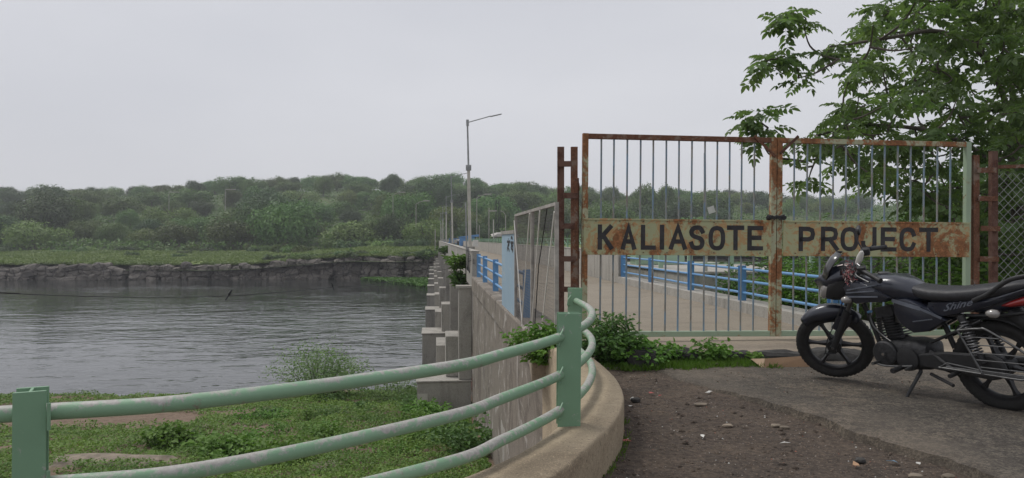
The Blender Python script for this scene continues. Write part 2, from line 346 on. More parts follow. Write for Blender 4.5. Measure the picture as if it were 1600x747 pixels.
c = t.mix(t.ramp(t.math('ADD', near, t.noise(3.0, 6, .7)), [(.52, 0.), (.72, .9)]), c, d1)
t.pbsdf(c, .9, 0, t.bump(h, .9, .012, t.bump(k, .5, .008, t.bump(t.noise(7, 6, .7), .6, .03)))); MT['asphalt'] = t.m
t = T('basalt'); g = t.noise(.9, 7, .7); h = t.noise(5, 6, .7)
c = t.ramp(g, [(.3, (.07, .064, .058)), (.5, (.14, .128, .115)), (.72, (.24, .22, .195))]); c = t.mix(.4, c, t.ramp(h, [(.3, (.04, .038, .036)), (.7, (.24, .22, .20))]))
oi = t.n('ShaderNodeObjectInfo'); c = t.mix(.75, c, t.ramp(oi.outputs['Random'], [(0, (.55, .52, .49)), (.5, (1, .97, .93)), (1, (1.5, 1.45, 1.38))]), 'MULTIPLY'); c = t.mix(t.ramp(t.vor(.9, t.mix(.3, t.pos, t.noise(1.5, 4)), 'DISTANCE_TO_EDGE'), [(0, 1.), (.05, 0.)]), c, (.025, .023, .022))
t.pbsdf(c, .92, 0, t.bump(h, .8, .15)); MT['rock'] = t.m
t = T('river_water')
v = t.map((.50, 1.0, 1), rot=(0, 0, .10)); a = t.noise(.80, 3, .5, v, .5); b2 = t.noise(2.2, 2, .5, t.map((.6, 1.3, 1))); big = t.noise(.030, 3, .55, t.map((1, 2.0, 1), rot=(0, 0, .3)))
hh = t.math('ADD', t.math('MULTIPLY', a, t.ramp(big, [(.44, .30), (.60, 1.)])), t.math('MULTIPLY', b2, .10))
t.pbsdf((.030, .034, .032), .05, 0, t.bump(hh, 1.0, .115), IOR=1.36); MT['water'] = t.m
# ============================================================ terrain and water
A = .109                                # the dam runs 6.2 degrees left of straight ahead
ZW = -5.5
def dw(L, s, z=0): return Vector((L*cos(A) - s*sin(A), L*sin(A) + s*cos(A), z))
def grid(name, xs, ys, hf, mat, kind='structure', keep=None, smooth=True):
    X, Y = np.meshgrid(xs, ys); nx, ny = len(xs), len(ys)
    Z = np.array([[hf(x, y) for x in xs] for y in ys])
    V = np.stack([X, Y, Z], -1).reshape(-1, 3)
    i = np.arange(ny-1)[:, None]*nx + np.arange(nx-1)[None]; i = i.reshape(-1)
    Q = np.stack([i, i+1, i+nx+1, i+nx], 1)
    if keep is not None:
        cx = (V[Q[:, 0], 0] + V[Q[:, 2], 0]) / 2; cy = (V[Q[:, 0], 1] + V[Q[:, 2], 1]) / 2
        Q = Q[np.array([keep(a, b) for a, b in zip(cx, cy)])]
        used, inv = np.unique(Q, return_inverse=True); V = V[used]; Q = inv.reshape(Q.shape)
    o = link(name, np_mesh(name, V, Q, mat, smooth)); tag(o, kind=kind); return o
bed = MB().box((-590, -140, -8.2), (590, 590, -8.0)).build('riverbed_ground', MT['earth']); tag(bed, kind='structure')
wat = MB().box((-580, -60, ZW-.6), (30, 160, ZW)).build('river_water', MT['water']); tag(wat, kind='structure')

def sm(a, b, x):
    t = min(1, max(0, (x-a)/(b-a))); return t*t*(3-2*t)
def shore(x): return 118.5 + 3.0*fbm(x, 3, .03) + 2.0*sm(-50, -30, x)
def bank_top(x): return -3.3 + 1.4*sm(-52, -22, x) + .25*fbm(x, 9, .08)
def hill(x, y):
    base = bank_top(x) + .4 + 1.0*sm(120, 165, y)
    amp = 20 + 5.5*math.exp(-((x+75)/70)**2) - 3.5*sm(0, 60, x) + 1.5*fbm(x, y, .012)
    h = base + amp*sm(158, 345, y)**.85 + 1.2*fbm(x, y, .03)*sm(150, 200, y) + .18*fbm(x, y, .2)
    return h
xs = np.concatenate([np.arange(-420, -150, 9), np.arange(-150, 60, 3), np.arange(60, 460, 9)])
ys = np.concatenate([[119.5], np.arange(122, 170, 2.5), np.arange(170, 400, 6)])
def hill_h(x, y):
    if y < 128: return bank_top(x) - .6
    return hill(x, y)
grid('hillside', xs, ys, hill_h, MT['hill'])
grid('grassy_flat', np.arange(-400, 150, 1.5), np.arange(117.5, 172, 1.25), lambda x, y: bank_top(x) + .1 + (hill(x, y) - bank_top(x))*sm(shore(x)+1.5, shore(x)+7, y) + (.16 if y < 166 else -.4), MT['grassflat'], keep=lambda x, y: y > shore(x) + 2.0)
# front face of far bank below the stones
fb = []
xf = np.arange(-420, 160, 4.0)
mb = MB(); mb.rings([[Vector((x, shore(x)+2.6, -8.1)), Vector((x, shore(x)+2.7, bank_top(x)-.25)), Vector((x, shore(x)+5, bank_top(x)-.05)), Vector((x, shore(x)+5, -8.1))] for x in xf], closed=True, cap=True)
bankface = mb.build('far_rock_bank', MT['rock']); tag(bankface, kind='structure')
# stones of the far rock face, each a piece
def stone_mesh(seed, n=2):
    bm = bmesh.new(); bmesh.ops.create_icosphere(bm, subdivisions=n, radius=1)
    for v in bm.verts:
        p = v.co.copy(); m = max(abs(p.x), abs(p.y), abs(p.z)); p = p.lerp(p/m, .80)
        p += p.normalized() * mn.noise(p*1.5 + Vector((seed*7, seed, 0))) * .26
        v.co = p
    me = bpy.data.meshes.new('stone'); bm.to_mesh(me); bm.free(); me.materials.append(MT['rock']); return me
stones = [stone_mesh(i, 2) for i in range(7)]
ns = 0; x = -88.0
rows = {}
while x < -8:
    hgt = bank_top(x) - ZW + .1; z = ZW - .3; k = 0
    big = random.choice([random.uniform(.9, 1.6), random.uniform(1.5, 2.6)]); sx = big
    while z < bank_top(x) - .55 and ns < 297:
        hz = random.uniform(.7, 1.2)
        o = link('stone', stones[ns % 7], bankface, (x + random.uniform(-.4, .4), shore(x) + 1.1 + random.uniform(-.25, .35) + .22*k - .1, z + hz*.5),
                 (random.uniform(-.15, .15), random.uniform(-.25, .25), random.uniform(-.4, .4)), (sx*.60*random.uniform(.9, 1.2), .95, hz*.58))
        z += hz*.86; k += 1; ns += 1
    x += sx*.98

# near bank below the railing
def bank_z(x, y):
    sl = -4.4 - .125*(y-23)
    e = 31.5 + 6.5*sm(-14, -5, x) + .8*fbm(x, y, .25)
    z = sl if y < e - 1.5 else sl - (y - e + 1.5)*.35
    z -= .3*sm(-6, -16, x) * sm(26, 18, y) * -1
    return z + .10*fbm(x, y, .7) + .06*fbm(x, y, 2.1)
def wallx(y): return 1.245*cos(A) - (y*sin(A)) + .15
grid('near_river_bank', np.arange(-34, 1.4, .3), np.concatenate([np.arange(2, 12, .6), np.arange(12, 48, .3)]), bank_z, MT['bank'], keep=lambda x, y: x < wallx(y) + .5)

# yard ground (dirt) and old asphalt
KO = [(-9, 1.15), (-5, 1.25), (-2.6, 1.42), (-1.35, 1.85), (-.75, 2.18), (-.2, 2.62), (.15, 3.0), (.444, 3.65), (.606, 4.1), (.71, 4.6), (.742, 5.1), (.73, 5.5), (.69, 5.95), (.62, 6.6), (.52, 7.6)]
KI = [(-9, 1.6), (-5, 1.66), (-2.6, 1.80), (-1.5, 2.10), (-1.0, 2.33), (-.52, 2.70), (-.22, 3.0), (.06, 3.42), (.22, 3.8), (.34, 4.25), (.43, 4.7), (.47, 5.1), (.475, 5.5), (.44, 5.95), (.40, 6.6), (.32, 7.6)]
ko = [Vector((a, b, 0)) for a, b in KO]; KOs = spline([(a, b, 0) for a, b in KO], 6); KIs = spline([(a, b, 0) for a, b in KI[1:]], 6); KIs = spline([(a, b, 0) for a, b in KI], 6)[:]
def inpoly(x, y, P):
    c = False; j = len(P) - 1
    for i in range(len(P)):
        if (P[i][1] > y) != (P[j][1] > y) and x < (P[j][0]-P[i][0])*(y-P[i][1])/(P[j][1]-P[i][1]) + P[i][0]: c = not c
        j = i
    return c
kc = [((a.x*2+b.x)/3, (a.y*2+b.y)/3) for a, b in zip(KOs[::6] + [KOs[-1]], [Vector((p[0], p[1], 0)) for p in KO])]
yard = [((p[0]*.75+q[0]*.25), (p[1]*.75+q[1]*.25)) for p, q in zip(KO, [KI[0], KI[1], KI[2], KI[3], KI[4], KI[5], KI[6], KI[7], KI[8], KI[9], KI[10], KI[11], KI[12], KI[13], KI[14]])]
yard = yard + [(.5, 8.5), (14, 9.6), (14, -7), (-9, -7)]
def yard_z(x, y):
    d = .018*fbm(x, y, 1.1) + .010*fbm(x, y, 5, 2) + .006*fbm(x, y, 14, 3)
    if x > 1.6: d = d*.4 - .004
    return d
grid('dirt_ground', np.concatenate([np.arange(-9, -1.6, .4), np.arange(-1.6, 3.4, .045), np.arange(3.4, 14, .3)]), np.concatenate([np.arange(-7, 2, .5), np.arange(2, 8.6, .045)]), yard_z, MT['dirt'], keep=lambda x, y: inpoly(x, y, yard))
# asphalt sheet with a broken edge standing 4 cm proud
E = [(3.0, -7), (2.9, -3), (2.7, 1.2), (2.55, 2.7), (2.36, 3.75), (2.245, 4.06), (2.09, 4.40), (2.07, 4.73), (1.957, 4.915), (1.82, 5.42), (1.66, 5.75), (1.45, 6.15), (1.35, 6.6), (1.5, 6.95), (2.2, 7.1), (4, 7.25), (14, 7.6)]
Ed = []
for i in range(len(E)-1):
    a, b = E[i], E[i+1]; L_ = math.dist(a, b); n = max(1, int(L_/.05))
    for k in range(n):
        t_ = k/n; x0 = a[0]+(b[0]-a[0])*t_; y0 = a[1]+(b[1]-a[1])*t_; j = .05*fbm(x0, y0, 3.5) + .028*fbm(x0, y0, 13)
        Ed.append((x0+j, y0-j*.6))
Ed.append(E[-1])
def thick(y): return .006 + .036*sm(6.1, 5.0, y)
mb = MB(); n = len(Ed)
tops = [Vector((x, y, thick(y)+.004)) for x, y in Ed]
inn = [Vector((x + .07*(1 if i < n*.8 else .1), y - (0 if i < n*.72 else .06), thick(y)+.014)) for i, (x, y) in enumerate(Ed)]
mb.rings([[Vector((x-.02, y, -.03)), tops[i], inn[i]] for i, (x, y) in enumerate(Ed)], closed=False, cap=False)
slab_edge = mb
far = [Vector((14, p.y if i > n*.72 else p.y, .03)) for i, p in enumerate(inn)]
# fill by rows to the right
vs = []; cols = [0, .02, .05, .1, .17, .26, .36, .48, .62, .8, 1.0]
rr = []
for i, p in enumerate(inn):
    row = []
    for c_ in cols:
        x_ = p.x + (14.2 - p.x)*c_; y_ = p.y if p.y < 6.9 else p.y
        row.append(Vector((x_, y_, p.z + (.010*fbm(x_, y_, 1.2) + .003*fbm(x_, y_, 7))*min(1, c_*20) + .0)))
    rr.append(row)
mb.rings(rr, closed=False, cap=False)
asp = mb.build('old_asphalt', MT['asphalt'], smooth=60); tag(asp, kind='structure')

# ============================================================ kerb with its wall
mb = MB(); m = min(len(KOs), len(KIs)); ring = []
def at_frac(P, f):
    q = f*(len(P)-1); i = min(int(q), len(P)-2); return P[i].lerp(P[i+1], q-i)
for i in range(260):
    f_ = i/259; o_ = at_frac(KOs, f_); q_ = at_frac(spline([(a, b, 0) for a, b in KI], 6), f_)
    j1 = .006*fbm(o_.x, o_.y, 6); j2 = .006*fbm(o_.x, o_.y, 9, 4)
    u_ = (o_-q_).normalized()
    zt = .23 + .004*fbm(o_.x, o_.y, 3, 2) - .10*sm(6.2, 7.6, o_.y)
    ring.append([Vector((o_.x, o_.y, -.1)), Vector((o_.x + u_.x*j1, o_.y+u_.y*j1, .1)), Vector((o_.x + u_.x*j1, o_.y+u_.y*j1, zt-.03)), Vector((o_.x - u_.x*(.001+j2*.3), o_.y-u_.y*.001, zt-.010)), Vector((o_.x - u_.x*(.010+j2*.5), o_.y-u_.y*.010, zt-.002)), Vector((o_.x - u_.x*(.04+j2), o_.y-u_.y*.04, zt)),
                 Vector((q_.x*.5+o_.x*.5, q_.y*.5+o_.y*.5, zt+.004+.003*fbm(o_.x, o_.y, 8))),
                 Vector((q_.x+u_.x*.02, q_.y+u_.y*.02, zt)), Vector((q_.x, q_.y, zt-.02)), Vector((q_.x, q_.y, -5.2)), Vector((o_.x, o_.y, -5.2))])
mb.rings(ring)
kerb = mb.build('curved_kerb', MT['kerb'], smooth=50)
tag(kerb, 'broad buff concrete kerb curving round the yard edge under the green railing', 'kerb')

# ============================================================ curved green railing
RP = [(-9, 1.72), (-5, 1.76), (-2.8, 1.86), (-1.455, 2.17), (-.94, 2.37), (-.262, 2.94), (-.043, 3.27), (.175, 3.66), (.33, 4.02), (.47, 4.5), (.555, 5.0), (.575, 5.5), (.53, 6.2)]
rail_e = empty('green_railing', (.3, 3.85, .23), label='green curved pipe railing with worn rails on the buff kerb in the foreground', cat='railing')
def prail(*a): return None
o0 = Vector((.3, 3.85, .23))
for z, dz in ((.70, 0), (.500, 0), (.312, 0)):
    pts = spline([(x - o0.x, y - o0.y, z - o0.z + .006*fbm(x, y, .7, int(z*10))) for x, y in RP], 9) if z != .5 else spline([(x - o0.x, y - o0.y, z - o0.z - .022*sm(0, -1, x)) for x, y in RP], 9)
    MB().tube(pts, .0255, 14).build('rail', MT['green_rail'], rail_e, smooth=True)
def ibeam(h, w=.122, d=.10, t=.009, slope=0):
    m_ = MB()
    m_.box((-w/2, -d/2, 0), (w/2, -d/2+t, h)); m_.box((-w/2, d/2-t, 0), (w/2, d/2, h)); m_.box((-t/2, -d/2+t+.0005, .001), (t/2, d/2-t-.0005, h-.001))
    return m_
for (x, y, rz, h) in ((-1.44, 2.16, R(27), .545), (.30, 3.86, R(2), .60), (.53, 6.12, R(-6), .58), (-4.6, 1.78, 0, .56)):
    p_ = ibeam(h, .084 if x < -1 and x > -2 else .122, .08).build('post', MT['green'], rail_e, bevel=.002, loc=(x-o0.x, y-o0.y, -.004), rot=(0, R(.4), rz))
    for z in (.70, .500, .312):
        q = MB().tube([(-.035, -.052, z-.23+.05), (-.055, -.085, z-.23+.02), (-.062, -.085, z-.23-.03), (-.05, -.05, z-.23-.035)] if x > -1 else [(.05, -.055, z-.23+.04), (.05, -.055, z-.23-.04)], .0055, 6); q.build('clamp', MT['green'], p_)

# ============================================================ the dam (local frame: x across, y along, z up)
dam = empty('concrete_dam', (0, 0, 0), (0, 0, A), label='long grey concrete dam with stepped piers and parapets running away to the far bank', cat='dam')
S0 = 23.1; S1 = 210
def D(mb, name, mat, **k): return mb.build(name, mat, dam, **k)
# abutment wall under left kerb
mb = MB()
ring = []
for s in np.arange(6.6, S0 + .01, .55):
    j = .012*fbm(s, 1, .8)
    ring.append([Vector((1.245 + j, s, -5.4)), Vector((1.245 + j*.6, s, -2.7)), Vector((1.275 + j*.5, s, -.44)), Vector((1.225, s, -.40)), Vector((1.228, s, -.012)), Vector((1.25, s, .02)), Vector((1.75, s, .02)), Vector((1.75, s, -5.4))])
mb.rings(ring); D(mb, 'abutment_wall', MT['conc_wall'], smooth=30)
D(MB().box((1.76, 7.1, -.5), (6.0, S0, -.215)), 'approach_slab', MT['road'])
D(MB().box((6.0, 7.0, -2.5), (6.5, S0, -.01)), 'right_curb', MT['conc'], bevel=.01)
# deck of dam
D(MB().box((1.55, S0+.02, -.5), (6.0, S1, -.21)), 'deck_slab', MT['road'])
# parapets as cast panels with joints
NS = 24; PL = 3.55
for side in (0, 1):
    x0, x1 = ((1.245, 1.47) if side == 0 else (6.02, 6.25))
    pan = {}
    k = 0; s = S0
    while s < S1 - 1 and k < 46:
        L_ = PL; j = random.uniform(-.008, .008)
        m_ = MB().box((x0 + j, s+.012, -.34), (x1 + j, s + L_ - .012, .80)).box((x0 - .02 + j, s+.012, .802), (x1+.02+j, s+L_-.012, .845))
        D(m_, 'parapet_panel', MT['conc'], bevel=.008 if k < 8 else 0)
        s += L_; k += 1
D(MB().box((1.32, S0+.05, -2.6), (1.56, S1, -.345)), 'spandrel_wall', MT['conc_dark'])
# piers with stepped blocks on the river side
def pier():
    m_ = MB()
    m_.box((-.50, 0, -7.9), (1.30, 1.9, -3.3))
    return m_
pier_me = None
for i in range(15):
    s = S0 + .0 + 11.7*i
    j = random.uniform(-.03, .03)
    lower = MB().box((-.50 + j, s, -7.9), (1.22, s + 2.2, -3.34)).box((-.53 + j, s-.03, -3.34), (1.24, s+2.23, -3.28))
    pr = D(lower, 'pier', MT['conc'], bevel=.02 if i < 4 else 0)
    MB().box((.12, s+2.3, -7.9), (1.2, s + 4.4, -2.5)).build('buttress', MT['conc'], pr)
    MB().box((.42, s+.55, -3.27), (1.22, s+2.0, -1.95)).build('upper_step', MT['conc'], pr, bevel=.02 if i < 4 else 0)
    MB().box((.82, s+.06, -3.27), (1.24, s+.54, -.36)).build('pilaster', MT['conc'], pr, bevel=.02 if i < 4 else 0)
    MB().box((.74, s+.02, -.36), (1.26, s+.6, -.28)).build('pilaster_cap', MT['conc'], pr)
    # spillway gate between piers
    MB().box((1.60, s+4.4, -7.9), (1.75, s+11.7, -1.2)).build('spillway_gate', MT['conc_dark'], pr)
    for zz in (-4.6, -3.6, -2.6):
        MB().box((1.48, s+4.45, zz), (1.595, s+11.65, zz+.16)).build('gate_rib', MT['rust_dark'], pr)
# pale painted patch on the first pier: white gauge board
D(MB().box((-.47, S0-.038, -4.2), (-.16, S0-.028, -3.68)), 'gauge_patch', MT['pole_white'])
# concrete sill under the gate
sill = MB().box((.2, 7.35, -.25), (6.6, 8.75, .075)).build('gate_sill', concrete('pebbly_sill_concrete', (.32, .265, .20), stain=(.13, .10, .075), st=.5, zs=2), bevel=.015); tag(sill, kind='structure')

# ============================================================ blue railings on the approach
def railing(name, label, L, posts, hs, h, r, w, mat, rails_ext=(0, 0), group=None):
    e = empty(name, (0, 0, 0), (0, 0, A), label=label, cat='railing', group=group)
    me = ibeam(h, w, .10, .008).mesh('post', mat)
    for s in posts: link('post', me, e, (L, s, hs), (0, 0, R(random.uniform(-4, 4))))
    for f_ in (.22, .56, .90):
        pts = [(L, posts[0] - rails_ext[0], hs + h*f_)] + [(L + random.uniform(-.006, .006), s, hs + h*f_ + random.uniform(-.008, .008)) for s in posts[1:-1]] + [(L, posts[-1] + rails_ext[1], hs + h*f_)]
        MB().tube(pts, r, 10).build('rail', mat, e, smooth=True)
    return e
railing('blue_railing', 'blue pipe railing on the river side between the pale blue sheet and the parapet', 1.437, [11.0, 13.9, 16.6, 20.0, 22.75], .02, .73, .028, .12, MT['blue'])
railing('blue_railing', 'blue pipe railing seen through the gate along the right curb of the approach', 6.16, [9.6, 13.5, 17.6, 21.6, 25.2, 29.0][:0] + [10.25, 10.6, 13.9, 16.8, 20.0, 23.0], -.01, .70, .026, .13, MT['blue'], (0, .0))
# green post-and-arm railing on right parapet
e = empty('green_parapet_fence', (0, 0, 0), (0, 0, A), label='low pale green fence with slanting struts along the right parapet of the dam', cat='fence')
pm = MB().box((-.03, -.03, 0), (.03, .03, .42)).mesh('post', MT['green']); am = MB().bar((0, 0, .0), (.0, 1.1, .40), .035, .035).mesh('strut', MT['green'])
for k in range(60):
    s = S0 + .6 + 1.775*k
    link('post', pm, e, (6.13, s, .845)); link('strut', am, e, (6.17, s+.3, .85))
for z in (1.02, 1.25):
    MB().bar((6.13, S0, z), (6.13, S0 + 107, z), .03, .03).build('rail', MT['green'], e)
# side platform to the right with its own wall and railing
pf = MB().box((7.3, 20.2, -3), (11.5, 29, .20)).box((7.25, 20.15, .202), (11.5, 29, .27)).build('side_platform', MT['conc'], None, bevel=.01); pf.rotation_euler = (0, 0, A)
tag(pf, 'low concrete platform behind the blue railing carrying pale green rails', 'platform')
e = empty('platform_railing', (0, 0, 0), (0, 0, A), label='pale green railing on the concrete platform beyond the blue railing', cat='railing')
MTG = painted('light_green_paint', (.36, .50, .36), thr=.7, scale=4)
for (a_, b_) in (((7.45, 28.5), (7.45, 20.4)), ((7.45, 20.4), (11.2, 20.4))):
    n_ = 4 if a_[0] == b_[0] else 3
    for i in range(n_): 
        u = i/(n_-1) if a_[0] == b_[0] else (i+1)/n_
        MB().box((-.07, -.04, 0), (.07, .04, .78)).build('post', MTG, e, loc=(a_[0]+(b_[0]-a_[0])*u, a_[1]+(b_[1]-a_[1])*u, .27))
    for z in (.50, .75, 1.0): MB().tube([(*a_, z), (*b_, z)], .024, 8).build('rail', MTG, e, smooth=True)
bx = empty('hoist_box', tuple(dw(8.4, 26.5, .27)), (0, 0, A), label='squat green metal hoist cabinet on the concrete platform', cat='cabinet')
MB().box((-.9, -.5, 0), (.9, .5, .55)).build('body', MTG, bx, bevel=.02); MB().box((-.96, -.56, .552), (.96, .56, .60)).build('lid', MTG, bx)

# right-hand slope beyond the dam approach
grid('right_slope', np.arange(3.0, 60, .9), np.arange(7.2, 119, .9), lambda x, y: -.35 - .05*max(0, x - 6.5 + .109*y) * (1 if x < 40 else 1) - .02*max(0, y-30) + .12*fbm(x, y, .3), MT['hill'],
     keep=lambda x, y: (x + .1093*y) > 6.45)

# ============================================================ pale blue sheet and mesh wing on the wall edge
e = empty('blue_sheet_panel', tuple(dw(1.27, 11.1, .0)), (0, 0, A), label='faded pale blue metal sheet with black painted letters hung on the wall edge', cat='metal panel')
MB().box((-.012, 0, -.10), (.0, 2.1, 1.30)).build('sheet', MT['door_blue'], e)
MB().box((-.03, -.02, 1.302), (.02, 2.12, 1.36)).build('top_angle', MT['pale_steel'], e)
MB().box((-.02, -.035, -.15), (.02, -.002, 1.30)).build('edge_angle', MT['rust'], e); MB().box((.002, .5, -.1), (.03, .54, 1.3)).build('brace', MT['rust'], e)
def strokes(mb, polys, w, y=0, ax=None):
    for pl in polys:
        for a_, b_ in zip(pl[:-1], pl[1:]):
            mb.bar(ax(a_), ax(b_), w, .003, up=(1, 0, 0))
gl = [[[(0, .62), (.42, .62)], [(.30, .62), (.30, .40), (.12, .36)], [(.22, .50), (.06, .24), (0, .0)], [(.10, .26), (.34, .02)], [(.20, .76), (.20, .84)]],
      [[(0, .58), (.40, .56)], [(.05, .84), (.14, .92), (.26, .84), (.26, .74)], [(.10, .56), (.10, .40), (.26, .34)], [(.20, .44), (.06, .22), (.26, .10), (.30, -.02)], [(.34, .56), (.32, .0)]]]
for i, g_ in enumerate(gl):
    m_ = MB(); off = 1.13 - i*.55
    sx = 1.0
    strokes(m_, g_, .042, ax=lambda p, off=off: (-.0155, off - p[0]*1.05, 1.02 + p[1]*.25))
    m_.build('painted_letter', MT['letter'], e)
e = empty('mesh_wing_panel', tuple(dw(1.27, 7.35, 0)), (0, 0, A), label='grey wire mesh wing panel with crossed pale braces left of the gate', cat='fence')
H = 1.60
for (a_, b_) in ((0, 1.85), (1.87, 3.72)):
    f_ = MB(); f_.box((-.02, a_, -.05), (.02, a_+.035, H)); f_.box((-.02, b_-.035, -.05), (.02, b_, H)); f_.box((-.02, a_+.036, H-.035), (.02, b_-.036, H)); f_.box((-.02, a_+.036, -.05), (.02, b_-.036, -.015))
    fr = f_.build('frame', MT['pale_steel'], e)
    wv = MB(); n_ = 0
    for k in range(1, 41): wv.bar((0, a_+.03, k*.039), (0, b_-.03, k*.039), .0024, .0024)
    for k in range(1, 46): wv.bar((.004, a_+k*.041, -.03), (.004, a_+k*.041, H-.03), .0024, .0024)
    wo_ = wv.build('wire_mesh', MT['greymesh'], fr); tag(wo_, kind='stuff')
for (p, q) in (((-.025, .02, 1.5), (-.025, 1.0, 0)), ((-.03, 1.0, 1.55), (-.03, 1.75, -.02)), ((-.03, 2.75, -.02), (-.03, 1.9, 1.55)), ((-.028, 3.7, 1.5), (-.028, 2.7, .0))):
    MB().bar(p, q, .012, .022).build('brace', MT['white'] if q[1] != 2.75 else MT['rust'], e)
MB().tube([(-.04, .4, 1.55), (-.06, .9, .9), (-.05, 1.35, .0)], .006, 5).build('loose_rope', MT['cable'], e)

# ============================================================ lattice gate posts
def lattice(label, p0, p1, h0, h1, rungs, mats, depth=.16, rz=0):
    e = empty('lattice_gate_post', (p0[0], p0[1], -.1), (0, 0, rz), label=label, cat='gate post')
    d = math.dist(p0, p1)
    for (x, h) in ((0, h0), (d, h1)):
        MB().box((x-.037, -.03, 0), (x+.037, -.024, h)).box((x-.037, -.0235, 0), (x-.031, .03, h)).box((x+.031, -.0235, 0), (x+.037, .03, h)).build('upright', mats[0] if x == 0 else mats[1], e)
    for z in rungs:
        MB().box((-.005, -.072, z+.1-.03), (d+.005, -.034, z+.1-.024)).box((-.005, -.072, z+.1-.0235), (d+.005, -.066, z+.1+.03)).build('rung', mats[0], e, loc=(0, 0, random.uniform(-.008, .008)), rot=(0, R(random.uniform(-1.2, 1.2)), 0))
    return e
lattice('tall rusty lattice gate post of two uprights with rungs left of the gate', (.54, 8.02), (.688, 8.04), 2.34, 2.34, (2.045, 1.70, 1.36, 1.01, .66, .32), (MT['rust_dark'], MT['rust']))
lattice('rusty lattice gate post right of the gate beside the chain link fence', (5.42, 8.47), (5.65, 8.5), 2.30, 2.35, (2.02, 1.69, 1.34, .99, .64), (MT['rust'], MT['rust_dark']), rz=.1)
MB().box((5.335, 8.50, -.05), (5.375, 8.54, 2.24))
hb = empty('hinge_strip', (.735, 8.06, 0), label='thin rusty hinge strap between the left lattice post and the gate', cat='hinge')
MB().box((-.012, 0, .1), (.012, .03, 1.9)).build('strap', MT['rust'], hb); [MB().tube([(.0, -.01, z), (.0, -.01, z+.09)], .018, 8).build('knuckle', MT['rust'], hb) for z in (.5, 1.0, 1.75)]

# ============================================================ chain link fence at right
e = empty('chain_link_fence', (5.72, 8.55, 0), (0, 0, .05), label='chain link fence with a rusty top bar right of the gate', cat='fence')
MB().bar((-.02, 0, 2.07), (4.4, 0, 2.22), .05, .04).build('top_bar', MT['rust'], e)
for x in (2.2, 4.3): MB().box((x-.03, -.03, 0), (x+.03, .03, 2.2)).build('post', MT['rust_dark'], e)
wv = MB(); c_ = .105
Wd, Hd = 4.3, 1.98
k = -int(Hd/c_) - 1
while k*c_ < Wd:
    for sgn in (1, -1):
        xa = k*c_; pa = []
        t0 = max(0, -xa); t1 = min(Hd, Wd-xa)
        if t1 > t0:
            z0, z1 = (t0, t1) if sgn == 1 else (Hd-t0, Hd-t1)
            wv.bar((xa+t0, .004*sgn, z0+.02), (xa+t1, .004*sgn, z1+.02), .004, .004)
    k += 1
tag(wv.build('wire_mesh', MT['galv'], e), kind='stuff')

# ============================================================ the gate, two leaves
GA = Vector((.765, 8.0, .133)); GB = Vector((5.34, 8.45, .133)); GL = (GB-GA).length; grz = atan2(GB.y-GA.y, GB.x-GA.x)
GH = 2.257; TILT = .0083
def gu(px):
    r = (px-800)/F; return GL*(8*r-.765)/(4.575-.45*r)
GLYPH = {
 'K': (.62, [[(0,0),(0,1)], [(0,.42),(.58,1)], [(.18,.58),(.62,0)]]),
 'A': (.70, [[(0,0),(.35,1),(.70,0)], [(.13,.30),(.57,.30)]]),
 'L': (.54, [[(0,1),(0,0),(.54,0)]]),
 'I': (.0, [[(0,0),(0,1)]]),
 'S': (.56, [[(.56,.80),(.46,.96),(.28,1),(.08,.94),(0,.76),(.08,.60),(.28,.52),(.48,.44),(.56,.26),(.48,.06),(.28,0),(.08,.05),(0,.22)]]),
 'O': (.62, [[(.31,1),(.12,.94),(.02,.75),(0,.5),(.02,.25),(.12,.06),(.31,0),(.50,.06),(.60,.25),(.62,.5),(.60,.75),(.50,.94),(.31,1)]]),
 'T': (.62, [[(0,1),(.62,1)], [(.31,1),(.31,0)]]),
 'E': (.54, [[(.54,1),(0,1),(0,0),(.54,0)], [(0,.52),(.46,.52)]]),
 'P': (.54, [[(0,0),(0,1),(.34,1),(.50,.93),(.54,.75),(.50,.56),(.34,.48),(0,.48)]]),
 'R': (.58, [[(0,0),(0,1),(.34,1),(.50,.93),(.54,.75),(.50,.56),(.34,.48),(0,.48)], [(.28,.48),(.58,0)]]),
 'J': (.48, [[(.48,1),(.48,.22),(.40,.05),(.24,0),(.08,.05),(0,.22),(0,.3)]]),
 'C': (.60, [[(.60,.74),(.50,.94),(.31,1),(.12,.94),(.02,.75),(0,.5),(.02,.25),(.12,.06),(.31,0),(.50,.06),(.60,.26)]]),
}
